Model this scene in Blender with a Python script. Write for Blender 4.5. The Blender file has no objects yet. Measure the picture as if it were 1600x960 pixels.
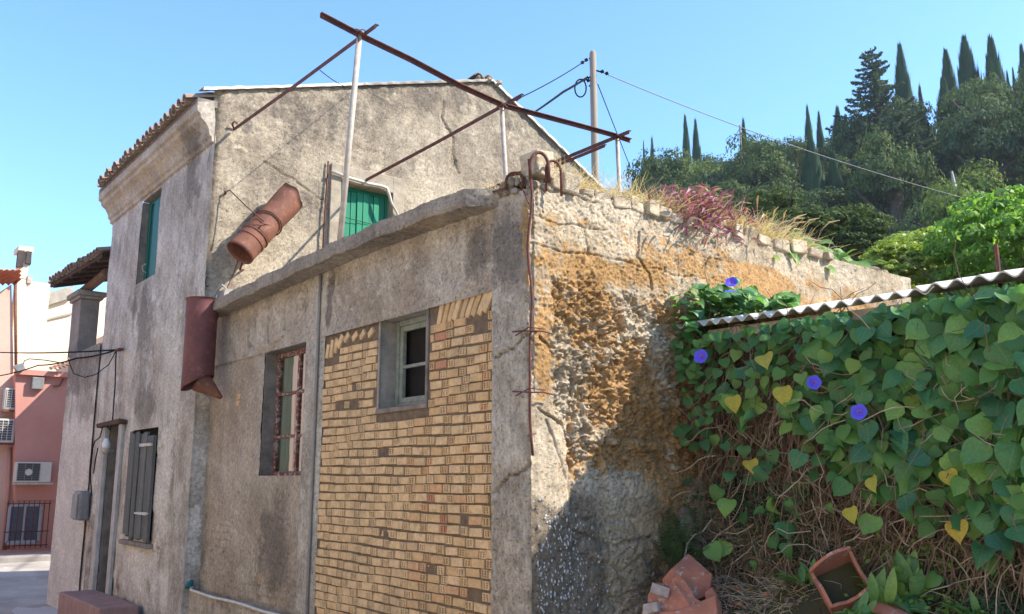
import bpy, math, random
import numpy as np
from mathutils import Vector, Matrix
R = math.radians
random.seed(7); rng = np.random.default_rng(7)
S = bpy.context.scene; COL = S.collection

# ------------------------------------------------------------------ camera
F = 1400.0; AZ = R(51.8); PITCH = math.atan(270 / F)
CAM = np.array([-3.43, -4.17, 1.6])
FW = np.array([math.cos(AZ)*math.cos(PITCH), math.sin(AZ)*math.cos(PITCH), math.sin(PITCH)])
RT = np.array([math.sin(AZ), -math.cos(AZ), 0.0]); UP = np.cross(RT, FW)
cd = bpy.data.cameras.new('camera'); cam = bpy.data.objects.new('camera', cd); COL.objects.link(cam)
cd.sensor_width = 36; cd.lens = 36*F/1600; cd.clip_end = 3000; cd.clip_start = 0.05
m = Matrix([[RT[i], UP[i], -FW[i]] for i in range(3)]).to_4x4(); m.translation = Vector(CAM)
cam.matrix_world = m; S.camera = cam

# ------------------------------------------------------------------ sky and sun
SUNV = Vector((1, -1, 1.25)).normalized()
w = bpy.data.worlds.new("World"); S.world = w; w.use_nodes = True
nt = w.node_tree; sk = nt.nodes.new('ShaderNodeTexSky'); sk.sky_type = 'NISHITA'; sk.sun_disc = False
sk.sun_elevation = math.asin(SUNV.z); sk.sun_rotation = R(135); sk.air_density = 1.0; sk.dust_density = 0.6; sk.ozone_density = 1.6; sk.altitude = 50
vm = nt.nodes.new('ShaderNodeVectorMath'); vm.operation = 'MULTIPLY'; vm.inputs[1].default_value = (.74, 1.0, 1.22)
nt.links.new(sk.outputs[0], vm.inputs[0]); nt.links.new(vm.outputs[0], nt.nodes['Background'].inputs[0]); nt.nodes['Background'].inputs[1].default_value = 0.15
sl = bpy.data.lights.new('sun', 'SUN'); so = bpy.data.objects.new('sun', sl); COL.objects.link(so)
sl.energy = 4.4; sl.angle = R(0.53); sl.color = (1.0, 0.93, 0.82)
so.rotation_euler = SUNV.to_track_quat('Z', 'Y').to_euler()
S.view_settings.view_transform = 'Standard'; S.view_settings.look = 'None'
S.view_settings.exposure = 1.14; S.view_settings.gamma = 1.0
S.cycles.max_bounces = 8; S.cycles.diffuse_bounces = 4; S.cycles.transparent_max_bounces = 12
S.cycles.caustics_reflective = False; S.cycles.caustics_refractive = False

def ray(x, y): return FW*F + RT*(x-800) - UP*(y-480)
def pX(x, y, X=0.): r = ray(x, y); return CAM + (X-CAM[0])/r[0]*r
def pY(x, y, Y=0.): r = ray(x, y); return CAM + (Y-CAM[1])/r[1]*r
def pD(x, y, D): r = ray(x, y); h = math.hypot(r[0], r[1]); return CAM + r*(D/h)
def pj(P):
    d = np.asarray(P, float) - CAM; z = d@FW
    return 800 + F*(d@RT)/z, 480 - F*(d@UP)/z

# ------------------------------------------------------------------ numpy noise
_pt = np.random.default_rng(3).permutation(4096)
def _h(ix, iy, s): return _pt[(_pt[(_pt[(ix + 131*s) & 4095] + iy) & 4095] + 17*s) & 4095]
def perlin(x, y, s=0):
    ix = np.floor(x).astype(int); iy = np.floor(y).astype(int); fx = x-ix; fy = y-iy
    u = fx*fx*fx*(fx*(fx*6-15)+10); v = fy*fy*fy*(fy*(fy*6-15)+10)
    def g(dx, dy):
        a = _h(ix+dx, iy+dy, s)*(2*np.pi/4096); return np.cos(a)*(fx-dx) + np.sin(a)*(fy-dy)
    a = g(0, 0)*(1-u)+g(1, 0)*u; b = g(0, 1)*(1-u)+g(1, 1)*u
    return (a*(1-v)+b*v)*1.5
def fbm(x, y, o=4, s=0, gain=.5):
    r = 0; a = 1; t = 0
    for k in range(o):
        r = r + a*perlin(x*2**k+k*7.3, y*2**k-k*3.1, s+k); t += a; a *= gain
    return r/t
def worley(x, y, s=0):
    ix = np.floor(x).astype(int); iy = np.floor(y).astype(int)
    f1 = np.full(x.shape, 9.); f2 = np.full(x.shape, 9.); idn = np.zeros(x.shape)
    for dx in (-1, 0, 1):
        for dy in (-1, 0, 1):
            a = _h(ix+dx, iy+dy, s); b = _h(ix+dx, iy+dy, s+5)
            px = ix+dx+a/4096; py = iy+dy+b/4096; d = np.hypot(x-px, y-py)
            n = d < f1; f2 = np.where(n, f1, np.minimum(f2, d)); idn = np.where(n, _h(ix+dx, iy+dy, s+9)/4096, idn); f1 = np.where(n, d, f1)
    return f1, f2, idn
def ss(a, b, x):
    t = np.clip((x-a)/(b-a), 0, 1); return t*t*(3-2*t)

# ------------------------------------------------------------------ object helpers
def fin(o, name, parent, kind=None):
    COL.objects.link(o)
    if parent is not None: o.parent = parent
    if kind: o['kind'] = kind
    return o
BASE = {}
def base_of(p): return BASE.get(p.name, Vector((0, 0, 0))) if p is not None else Vector((0, 0, 0))
def thing(name, label, cat, loc=(0, 0, 0), group=None):
    o = bpy.data.objects.new(name, None); COL.objects.link(o); o.location = loc; o.empty_display_size = .2
    o['label'] = label; o['category'] = cat
    if group: o['group'] = group
    BASE[o.name] = Vector(loc); return o
def tag(o, label, cat, group=None):
    o['label'] = label; o['category'] = cat
    if group: o['group'] = group
    return o
class MB:
    def __init__(s): s.v = []; s.f = []
    def add(s, vs, fs):
        n = len(s.v); s.v += [tuple(map(float, q)) for q in vs]; s.f += [tuple(i+n for i in f) for f in fs]; return s
    def box(s, x0, x1, y0, y1, z0, z1, j=0):
        vs = [(x, y, z) for x in (x0, x1) for y in (y0, y1) for z in (z0, z1)]
        if j: vs = [(a+random.uniform(-j, j), b+random.uniform(-j, j), c+random.uniform(-j, j)) for a, b, c in vs]
        return s.add(vs, [(0, 1, 3, 2), (4, 6, 7, 5), (0, 4, 5, 1), (2, 3, 7, 6), (0, 2, 6, 4), (1, 5, 7, 3)])
    def quad(s, *p): return s.add(p, [tuple(range(len(p)))])
    def tube(s, pts, r, n=8, cap=True, spin=0):
        pts = [Vector(p) for p in pts]; k = len(pts); rr = r if hasattr(r, '__len__') else [r]*k
        vs = []; u = None
        for i, p in enumerate(pts):
            t = (pts[min(i+1, k-1)] - pts[max(i-1, 0)]).normalized()
            if u is None:
                u = t.orthogonal().normalized()
                if abs(t.z) < .99: u = t.cross(Vector((0, 0, 1))).normalized()
            u = (u - t*u.dot(t)).normalized(); w_ = t.cross(u)
            for a in range(n):
                q = 2*math.pi*(a+spin)/n; vs.append(p + (u*math.cos(q)+w_*math.sin(q))*rr[i])
        fs = [(i*n+a, i*n+(a+1) % n, (i+1)*n+(a+1) % n, (i+1)*n+a) for i in range(k-1) for a in range(n)]
        if cap: fs += [tuple(range(n))[::-1], tuple(range((k-1)*n, k*n))]
        return s.add(vs, fs)
    def ribbon(s, pts, w_, nrm):
        nrm = Vector(nrm); vs = []
        pts = [Vector(p) for p in pts]; k = len(pts)
        for i, p in enumerate(pts):
            t = (pts[min(i+1, k-1)] - pts[max(i-1, 0)]); b = t.cross(nrm).normalized()*(w_*(1-i/(k-.6))**.5 if hasattr(w_, '__float__') else w_[i])
            vs += [p-b, p+b]
        return s.add(vs, [(2*i, 2*i+1, 2*i+3, 2*i+2) for i in range(k-1)])
def mesh_np(name, v, f, mat, smooth=False, col=None):
    v = np.asarray(v, np.float32); f = np.asarray(f, np.int32); me = bpy.data.meshes.new(name)
    me.vertices.add(len(v)); me.vertices.foreach_set('co', v.ravel())
    k = f.shape[1]; me.loops.add(f.size); me.loops.foreach_set('vertex_index', f.ravel())
    me.polygons.add(len(f)); me.polygons.foreach_set('loop_start', np.arange(0, f.size, k, dtype=np.int32))
    if smooth: me.polygons.foreach_set('use_smooth', np.ones(len(f), bool))
    me.update(calc_edges=True); me.materials.append(mat)
    if col is not None:
        a = me.color_attributes.new('Mask', 'FLOAT_COLOR', 'POINT'); a.data.foreach_set('color', np.asarray(col, np.float32).ravel())
    return me
def obj(name, b, mat, parent=None, kind=None, smooth=False, bevel=0, loc=None):
    """one mesh object; vertices are given in world space and stored relative to the base of their thing"""
    o0 = base_of(parent) if parent is not None else Vector(loc or (0, 0, 0))
    if isinstance(b, MB):
        me = bpy.data.meshes.new(name); me.from_pydata([tuple(Vector(p)-o0) for p in b.v], [], b.f); me.materials.append(mat)
        if smooth: me.polygons.foreach_set('use_smooth', np.ones(len(me.polygons), bool))
        me.update()
    else:
        me = b
        if o0.length: me.transform(Matrix.Translation(-o0))
    o = bpy.data.objects.new(name, me); fin(o, name, parent, kind)
    if parent is None: o.location = o0
    BASE[o.name] = o0
    if bevel:
        md = o.modifiers.new('bevel', 'BEVEL'); md.width = bevel; md.segments = 2; md.limit_method = 'ANGLE'
    return o
def inst(name, me, parent, M_, kind=None):
    """part that shares mesh data, placed by a world matrix"""
    o = bpy.data.objects.new(name, me); fin(o, name, parent, kind)
    o.matrix_local = Matrix.Translation(-base_of(parent)) @ M_
    return o
def smooth_by_angle(me, deg=35):
    me.polygons.foreach_set('use_smooth', np.ones(len(me.polygons), bool))
    me.set_sharp_from_angle(angle=R(deg))

# ------------------------------------------------------------------ materials
class N:
    def __init__(s, name):
        s.m = bpy.data.materials.new(name); s.m.use_nodes = True; s.t = s.m.node_tree
        s.b = s.t.nodes['Principled BSDF']; s.g = s.t.nodes.new('ShaderNodeNewGeometry'); s._tc = None
        s.P = s.g.outputs['Position']; s.rgh(.9); s.b.inputs['Specular IOR Level'].default_value = .25
    @property
    def O(s):
        if not s._tc: s._tc = s.t.nodes.new('ShaderNodeTexCoord')
        return s._tc.outputs['Object']
    def n(s, k, **kw):
        x = s.t.nodes.new(k)
        for a, b in kw.items(): setattr(x, a, b)
        return x
    def l(s, a, b):
        if isinstance(a, (int, float)): b.default_value = a
        elif isinstance(a, tuple): b.default_value = a if len(a) == 4 or b.type == 'VECTOR' else a + (1,)
        else: s.t.links.new(a, b)
    def map(s, v, sc=(1, 1, 1), loc=(0, 0, 0)):
        x = s.n('ShaderNodeMapping'); s.l(v, x.inputs[0]); x.inputs['Scale'].default_value = sc; x.inputs['Location'].default_value = loc; return x.outputs[0]
    def noise(s, sc, det=6, ro=.6, v=None, dist=0.):
        x = s.n('ShaderNodeTexNoise'); s.l(v or s.P, x.inputs['Vector']); x.inputs['Scale'].default_value = sc; x.inputs['Detail'].default_value = det
        x.inputs['Roughness'].default_value = ro; x.inputs['Distortion'].default_value = dist; return x.outputs['Fac']
    def vor(s, sc, v=None, feat='F1', out='Distance', rnd=1.):
        x = s.n('ShaderNodeTexVoronoi', feature=feat); s.l(v or s.P, x.inputs['Vector']); x.inputs['Scale'].default_value = sc; x.inputs['Randomness'].default_value = rnd; return x.outputs[out]
    def ramp(s, f, *st, interp='LINEAR'):
        x = s.n('ShaderNodeValToRGB'); s.l(f, x.inputs[0]); e = x.color_ramp.elements; x.color_ramp.interpolation = interp
        while len(e) < len(st): e.new(.5)
        for q, (p, c) in zip(e, st):
            q.position = p; q.color = (c, c, c, 1) if isinstance(c, (int, float)) else tuple(c)+(1,)
        return x.outputs[0]
    def mix(s, f, a, b, mode='MIX'):
        x = s.n('ShaderNodeMix', data_type='RGBA', blend_type=mode); s.l(f, x.inputs[0]); s.l(a, x.inputs[6]); s.l(b, x.inputs[7]); return x.outputs[2]
    def math(s, op, a, b=0., c=None):
        x = s.n('ShaderNodeMath', operation=op); s.l(a, x.inputs[0]); s.l(b, x.inputs[1])
        if c is not None: s.l(c, x.inputs[2])
        return x.outputs[0]
    def mask(s):
        x = s.n('ShaderNodeVertexColor', layer_name='Mask'); y = s.n('ShaderNodeSeparateColor'); s.l(x.outputs[0], y.inputs[0]); return y.outputs
    def rnd(s): return s.n('ShaderNodeObjectInfo').outputs['Random']
    def island(s): return s.g.outputs['Random Per Island']
    def col(s, c): s.l(c, s.b.inputs['Base Color']); return s
    def rgh(s, v): s.l(v, s.b.inputs['Roughness']); return s
    def metal(s, v): s.l(v, s.b.inputs['Metallic']); return s
    def bump(s, h, st=.5, d=.01, nrm=None):
        x = s.n('ShaderNodeBump'); s.l(h, x.inputs['Height']); x.inputs['Strength'].default_value = st; x.inputs['Distance'].default_value = d
        if nrm is not None: s.l(nrm, x.inputs['Normal'])
        s.l(x.outputs[0], s.b.inputs['Normal']); s.last = x.outputs[0]; return s

def m_plaster(name, c_mid, c_dark, c_pale, pale=.5, dark=.5, chip=.3, bump=.012, streak=.5, chipc=(.62, .57, .47), orange=(.50, .22, .05)):
    """weathered render. Mask R = orange lichen, G = pale fresh plaster, B = dark grime, and shade painted into the side wall crevices"""
    s = N(name); mk = s.mask()
    sv = s.map(s.P, (1, 1, .42))
    a = s.noise(1.6, 9, .62); b = s.noise(3.6, 9, .68, sv); c = s.noise(26, 6, .7)
    col = s.mix(s.ramp(a, (.38, 0), (.62, 1)), c_mid, c_pale)
    col = s.mix(s.math('MULTIPLY', s.ramp(b, (.45, 0), (.68, 1)), streak), col, c_dark)
    gf = s.ramp(s.math('ADD', mk[1], s.math('MULTIPLY', s.math('SUBTRACT', s.noise(9, 8, .7), .5), 1.1)), (.42, 0), (.58, 1))
    col = s.mix(s.math('MULTIPLY', gf, pale), col, c_pale)
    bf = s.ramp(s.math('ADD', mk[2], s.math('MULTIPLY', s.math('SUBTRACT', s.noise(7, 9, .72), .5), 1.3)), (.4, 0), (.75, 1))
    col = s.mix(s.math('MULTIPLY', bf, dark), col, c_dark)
    of = s.ramp(s.math('ADD', mk[0], s.math('MULTIPLY', s.math('SUBTRACT', s.noise(13, 9, .75), .5), 1.7)), (.45, 0), (.62, 1))
    oc = s.mix(s.noise(30, 5, .7), orange, (orange[0]*1.25, orange[1]*1.75, orange[2]*2.2))
    col = s.mix(s.math('MULTIPLY', of, .85), col, oc)
    # pale chips where the skin has flaked, dark pits, aggregate grit
    n14 = s.noise(14, 5, .7)
    ch = s.ramp(s.math('ADD', s.vor(38, s.P), s.math('MULTIPLY', n14, 1.0)), (.60, 1), (.66, 0))
    col = s.mix(s.math('MULTIPLY', ch, chip), col, chipc)
    gr = s.ramp(s.math('ADD', s.vor(95, s.P), s.math('MULTIPLY', s.noise(8, 5, .7), .8)), (.50, 1), (.60, 0))
    col = s.mix(s.math('MULTIPLY', gr, chip*.8), col, chipc)
    pn = s.noise(48, 6, .78); pit = s.ramp(pn, (.36, 0), (.44, 1))
    col = s.mix(.75, col, s.mix(pit, (.34, .30, .27), (1, 1, 1)), 'MULTIPLY')
    col = s.mix(.7, col, s.ramp(c, (.28, .45), (.72, 1.45)), 'MULTIPLY')
    col = s.mix(.6, col, s.ramp(s.noise(3.3, 7, .7), (.3, .62), (.7, 1.35)), 'MULTIPLY')
    s.col(col); s.rgh(.95)
    h = s.math('ADD', s.math('MULTIPLY', s.noise(28, 10, .8), 1.0), s.math('ADD', s.math('MULTIPLY', ch, .16), s.math('MULTIPLY', s.noise(130, 4, .7), .35)))
    h = s.math('ADD', h, s.math('ADD', s.math('MULTIPLY', pit, .30), s.math('MULTIPLY', gr, .08)))
    s.bump(h, 1.0, bump); return s.m
def m_flat(name, c, c2=None, sc=6, ro=.8, bump=.003, met=0, spec=.3, v='P', stretch=(1, 1, 1)):
    s = N(name); vv = s.map(s.O if v == 'O' else s.P, stretch)
    c2 = c2 or tuple(k*.6 for k in c)
    s.col(s.mix(s.ramp(s.noise(sc, 8, .68, vv), (.35, 0), (.65, 1)), c, c2)); s.rgh(ro); s.metal(met); s.b.inputs['Specular IOR Level'].default_value = spec
    if bump: s.bump(s.noise(sc*5, 6, .7, vv), .8, bump)
    return s.m
def m_rust(name, c=(.17, .055, .035), c2=(.075, .035, .03), c3=(.33, .13, .06), sc=9, ro=.75):
    s = N(name)
    x = s.mix(s.ramp(s.noise(sc, 9, .7), (.35, 0), (.62, 1)), c, c2)
    x = s.mix(s.ramp(s.noise(sc*3, 7, .75), (.55, 0), (.68, .8)), x, c3)
    s.col(x); s.rgh(ro); s.bump(s.noise(sc*9, 6, .7), .7, .003); return s.m
def m_leaf(name, cols, ro=.5, trans=.35, tint=.12, isl=True, spec=.35):
    """leaf: colour by island or object, some light through the blade"""
    s = N(name); r = s.island() if isl else s.rnd()
    x = s.ramp(r, *[(i/(len(cols)-1) if len(cols) > 1 else 0, c) for i, c in enumerate(cols)])
    x = s.mix(tint*3, x, s.ramp(s.noise(9, 4, .6), (.3, .6), (.7, 1.4)), 'MULTIPLY')
    s.col(x); s.rgh(ro); s.b.inputs['Specular IOR Level'].default_value = spec
    t = s.n('ShaderNodeBsdfTranslucent'); s.l(s.mix(1., x, (1.5, 1.6, .7), 'MULTIPLY'), t.inputs[0])
    mx = s.n('ShaderNodeMixShader'); mx.inputs[0].default_value = trans
    s.l(s.b.outputs[0], mx.inputs[1]); s.l(t.outputs[0], mx.inputs[2]); s.l(mx.outputs[0], s.t.nodes['Material Output'].inputs[0]); return s.m

MAT = {}
MAT['gable'] = m_plaster('gable_plaster', (.335, .265, .19), (.165, .135, .105), (.52, .43, .31), pale=.95, dark=.85, chip=.6, bump=.022, streak=.6)
MAT['street_wall'] = m_plaster('house_plaster', (.45, .39, .32), (.21, .18, .15), (.62, .57, .50), pale=.9, dark=.85, chip=.2, bump=.008, streak=.7, chipc=(.6, .56, .5))
MAT['annex'] = m_plaster('annex_plaster', (.41, .325, .24), (.20, .16, .125), (.53, .45, .36), pale=.8, dark=.85, chip=.3, bump=.018, streak=.4)
MAT['concrete'] = m_plaster('bare_concrete', (.38, .32, .26), (.18, .155, .135), (.52, .47, .40), pale=.8, dark=.85, chip=.5, bump=.012, streak=.5, orange=(.34, .17, .05))
MAT['lintel'] = m_plaster('lintel_concrete', (.42, .335, .25), (.17, .14, .115), (.54, .47, .39), pale=.8, dark=.85, chip=.55, bump=.014, streak=.35, orange=(.40, .20, .07))
MAT['slab'] = m_plaster('slab_concrete', (.33, .27, .21), (.14, .115, .095), (.44, .37, .29), pale=.7, dark=.8, chip=.4, bump=.02, streak=.3, orange=(.36, .19, .07))
MAT['rubble'] = m_plaster('lichen_rubble', (.50, .37, .225), (.19, .15, .11), (.70, .57, .41), pale=.9, dark=.8, chip=.65, bump=.024, streak=.2, orange=(.46, .20, .055))
MAT['mortar'] = m_flat('brick_mortar', (.21, .15, .10), (.12, .085, .06), 18, .95, .010)
MAT['rust'] = m_rust('rusty_steel'); MAT['rust_pipe'] = m_rust('rusty_sheet', (.24, .095, .055), (.14, .06, .04), (.36, .18, .12), 6, .7)
MAT['rust_pipe2'] = m_rust('rusty_downpipe', (.17, .06, .055), (.11, .04, .038), (.26, .11, .085), 4, .6)
MAT['galv'] = m_flat('weathered_galvanised', (.48, .43, .36), (.34, .27, .21), 14, .6, .002)
MAT['pvc'] = m_flat('grey_conduit', (.27, .25, .235), (.2, .185, .17), 8, .6, .001)
MAT['whitepipe'] = m_flat('white_pvc', (.62, .58, .5), (.45, .4, .33), 12, .5, .001)
MAT['black'] = m_flat('black_cable', (.018, .018, .02), (.025, .025, .025), 8, .95, 0, 0, .0)
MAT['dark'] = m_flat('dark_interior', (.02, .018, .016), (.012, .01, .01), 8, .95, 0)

# ------------------------------------------------------------------ wall reliefs
def relief(name, mat, parent, U, V, step, pos, disp, mask, keep=None, vmap=None, kind=None):
    nu = max(2, int((U[1]-U[0])/step)+1); nv = max(2, int((V[1]-V[0])/step)+1)
    u, v = np.meshgrid(np.linspace(*U, nu), np.linspace(*V, nv), indexing='ij')
    if vmap: v = vmap(u, v, (v-V[0])/(V[1]-V[0]))
    P = np.stack(pos(u, v, disp(u, v)), -1).reshape(-1, 3)
    m0, m1, m2 = np.broadcast_arrays(*mask(u, v))
    m1 = m1+.50*ss(.14, .34, fbm(u*2.1+U[0], v*2.1, 5, 401, .6)); m2 = m2+.34*ss(.10, .38, fbm(u*1.6+4+U[0], v*1.1, 5, 405, .6))
    mk = np.ones((nu*nv, 4)); mk[:, :3] = np.clip(np.stack([m0, m1, m2], -1).reshape(-1, 3), 0, 1)
    i = np.arange(nu*nv).reshape(nu, nv); f = np.stack([i[:-1, :-1], i[1:, :-1], i[1:, 1:], i[:-1, 1:]], -1).reshape(-1, 4)
    if keep is not None:
        cu = (u[:-1, :-1]+u[1:, 1:])/2; cv = (v[:-1, :-1]+v[1:, 1:])/2; f = f[keep(cu, cv).ravel()]
    return obj(name, mesh_np(name, P, f, mat, True, mk), mat, parent, kind)
fX = lambda x0: (lambda u, v, d: (x0-d, u, v))       # walls along the street (outward = -X)
fY = lambda y0: (lambda u, v, d: (u, y0-d, v))       # walls facing the camera's right (outward = -Y)
def blob(u, v, cu, cv, ru, rv, s=1.): return s*np.exp(-(((u-cu)/ru)**2+((v-cv)/rv)**2))
def crack(u, v, pts, w_=.012):
    """depth mask (0..1) along a polyline"""
    d = np.full(u.shape, 9.); uu = u+.02*fbm(u*9, v*9, 3, 61); vv = v+.02*fbm(u*9, v*9, 3, 71)
    for (a, b), (c, e) in zip(pts[:-1], pts[1:]):
        t = np.clip(((uu-a)*(c-a)+(vv-b)*(e-b))/((c-a)**2+(e-b)**2+1e-9), 0, 1)
        d = np.minimum(d, np.hypot(uu-a-t*(c-a), vv-b-t*(e-b)))
    return 1-ss(w_*.15, w_*.6, d)

annex = thing('stone_annex', 'low flat-roofed annex with yellow hollow-brick infill and an orange lichened side wall', 'building', (0, 0, 0))

# brick bay: mortar bed with recessed joints
WIN = (1.185, 1.85, 2.13, 2.82); RW = (3.11, 4.04, 1.63, 2.80)
def inw(u, v, w_): return (u > w_[0]) & (u < w_[1]) & (v > w_[2]) & (v < w_[3])
relief('mortar_bed', MAT['mortar'], annex, (.30, 2.82), (.2, 2.84), .02, fX(.013), lambda u, v: .005*fbm(u*14, v*14, 4, 2)+.003*ss(.1, .5, fbm(u*5, v*5, 3, 8)-.1),
       lambda u, v: (u*0, u*0, u*0), lambda u, v: ~inw(u, v, WIN))
# plaster wall left of the column
def dp(u, v):
    d = .010*fbm(u*4, v*4, 4, 11)+.006*fbm(u*17, v*17, 4, 12)
    d = d-.012*ss(.05, .4, fbm(u*3, v*6, 3, 15))*ss(2.0, 1.0, v)
    d = d-.03*ss(.5, .35, v)-.015*blob(u, v, 4.6, .95, .3, .25)
    bl = blob(u, v, 3.9, .72, .55, .22)+blob(u, v, 4.9, .95, .25, .3)
    row = np.floor(v/.0715); fu = (u+(row % 2)*.15+row*.03) % .3; joint = np.minimum(np.abs((v/.0715) % 1-.5)*.0715*2, 9)
    jz = ss(.036*2*.78, .036*2*.92, np.abs((v/.0715) % 1-.5)*.0715*2); ju = np.maximum(ss(.012, .004, np.abs(fu-.10)), ss(.012, .004, np.abs(fu-.295)))
    d = d-.018*np.clip(bl*1.3, 0, 1)*np.maximum(jz, ju)
    return d
def mp(u, v):
    o = blob(u, v, 3.9, .72, .5, .25, .42)+blob(u, v, 4.9, 1.0, .2, .3, .36)+blob(u, v, 5.35, 1.2, .12, 1.0, .3)
    g = blob(u, v, 4.6, 1.4, .4, .5, .35)+.25*ss(.6, .3, v)
    b = blob(u, v, 3.6, 1.15, .35, .55, .75)+blob(u, v, 3.5, .8, .5, .3, .4)+.35*ss(5.2, 5.4, u)
    return o, g, b
relief('plaster_wall', MAT['annex'], annex, (3.10, 5.52), (.47, 2.86), .014, fX(0), dp, mp, lambda u, v: ~inw(u, v, RW))
relief('column', MAT['concrete'], annex, (2.78, 3.13), (.2, 2.86), .02, fX(-.014), lambda u, v: .006*fbm(u*8, v*5, 4, 21)-.02*ss(.02, 0, u-2.78)-.02*ss(.02, 0, 3.13-u),
       lambda u, v: (u*0, .35+u*0, .25+.2*fbm(u*3, v*2, 2, 3)))
def dcol(u, v):
    d = .010*fbm(u*7, v*6, 5, 31)+.012*ss(.2, .5, fbm(u*18, v*18, 3, 32))
    d = d-.05*crack(u, v, [(-.02, 2.50), (.12, 2.42), (.35, 2.36)])-.05*crack(u, v, [(-.02, 1.70), (.1, 1.63), (.2, 1.62), (.36, 1.52)])
    d = d-.025*crack(u, v, [(.30, 1.6), (.31, 1.3), (.33, .9)], .008)-.03*ss(.03, -.02, u)
    return d
relief('corner_column', MAT['concrete'], annex, (-.02, .37), (.2, 3.40), .012, fX(-.02), dcol,
       lambda u, v: (blob(u, v, .02, 3.2, .15, .3, .55)+blob(u, v, 0, 2.7, .06, .4, .5), blob(u, v, .1, 2.2, .2, .3, .3)+.2, blob(u, v, .2, 3.0, .25, .35, .9)+blob(u, v, .1, 1.2, .25, .5, .45)))
CR = [[(4.44, 3.20), (4.44, 2.98), (4.40, 2.86)], [(3.98, 3.28), (3.97, 3.0), (3.95, 2.92)], [(3.63, 3.3), (3.62, 3.1), (3.58, 2.97)], [(4.3, 3.2), (4.28, 3.05)],
      [(4.45, 2.95), (4.25, 2.85), (4.05, 2.80), (3.6, 2.9)], [(4.9, 3.2), (4.87, 3.05)], [(3.20, 3.32), (3.17, 3.2), (3.2, 3.1)], [(5.2, 3.1), (5.1, 2.95)], [(3.3, 3.3), (3.28, 3.15)]]
def dlin(u, v):
    d = .010*fbm(u*3, v*5, 5, 41)+.008*fbm(u*20, v*20, 3, 43)
    for c in CR[:4]+CR[5:7]: d = d-.05*crack(u, v, c, .036)
    d = d-.03*crack(u, v, CR[4], .05)
    d = d-.05*blob(u, v, 3.2, 3.2, .06, .12)-.04*blob(u, v, 2.68, 3.28, .05, .1)
    return d
relief('lintel_beam', MAT['lintel'], annex, (.36, 5.50), (2.80, 3.42), .013, fX(-.016), dlin,
       lambda u, v: (blob(u, v, 1.2, 3.3, 1.0, .12, .35), blob(u, v, 1.1, 3.05, .35, .15, .5)+blob(u, v, 2.3, 2.95, .5, .2, .3),
                     blob(u, v, .55, 3.1, .18, .3, .9)+blob(u, v, 2.68, 3.2, .08, .25, 1)+blob(u, v, 2.7, 2.95, .06, .1, .7)+blob(u, v, 4.4, 3.35, 1.5, .08, .5)+.1*(u > 3)))
# small facing: underside and reveals of the openings
def reveal(w_, x0, depth, mt, par):
    y0, y1, z0, z1 = w_; t = .022
    b = MB()
    b.box(x0, x0+depth+.1, y1, y1+t, z0-t, z1+t).box(x0, x0+depth+.1, y0-t, y0, z0-t, z1+t)
    b.box(x0+.001, x0+depth+.1, y0, y1, z1, z1+t).box(x0+.001, x0+depth+.1, y0, y1, z0-t, z0)
    return obj('reveal', b, mt, par, bevel=.006)
MAT['reveal'] = m_flat('reveal_render', (.26, .22, .185), (.13, .11, .095), 7, .9, .012)
MAT['reveal2'] = m_flat('reveal_concrete', (.40, .36, .30), (.22, .2, .18), 7, .9, .012)
reveal(RW, .012, .14, MAT['reveal'], annex); reveal(WIN, .004, .155, MAT['reveal2'], annex)
sill = MB().box(-.004, .1, WIN[0]-.03, WIN[1]+.02, WIN[2]-.035, WIN[2]+.002, .006).box(-.003, .05, WIN[0]-.028, WIN[0]+.001, WIN[2], WIN[3], .004)
obj('window_sill', sill, MAT['reveal'], annex, bevel=.006)

# red steel window
def frame_bars(b, x, y0, y1, z0, z1, w_, d, ys=(), zs=()):
    b.box(x, x+d, y0, y0+w_, z0, z1).box(x, x+d, y1-w_, y1, z0, z1).box(x+.001, x+d-.001, y0+w_, y1-w_, z0, z0+w_).box(x+.001, x+d-.001, y0+w_, y1-w_, z1-w_, z1)
    for y in ys: b.box(x+.002, x+d+.002, y-w_/2, y+w_/2, z0+w_, z1-w_)
    for z in zs: b.box(x+.004, x+d-.004, y0+w_, y1-w_, z-w_*.3, z+w_*.3)
s = N('red_oxide_steel'); pk = s.ramp(s.noise(24, 6, .75), (.52, 0), (.57, 1))
s.col(s.mix(pk, s.mix(s.noise(7, 5), (.20, .065, .05), (.13, .05, .04)), (.42, .38, .34))).rgh(.65).bump(s.noise(60), .5, .003); MAT['redsteel'] = s.m
rw = obj('window', MB().box(.20, .21, RW[0]+.03, RW[0]+.05, RW[2]+.03, RW[3]-.03), MAT['redsteel'], annex)
rw['label'] = 'tall steel window with flaking red oxide paint'
b = MB(); zz1 = pX(450, 615, .14)[2]; zz2 = pX(450, 682, .14)[2]; ymul = pX(466, 620, .14)[1]
frame_bars(b, .13, RW[0]+.002, RW[1]-.002, RW[2]+.002, RW[3]-.002, .045, .045, (ymul,), (zz1, zz2))
obj('frame', b, MAT['redsteel'], rw, bevel=.004)
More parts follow.
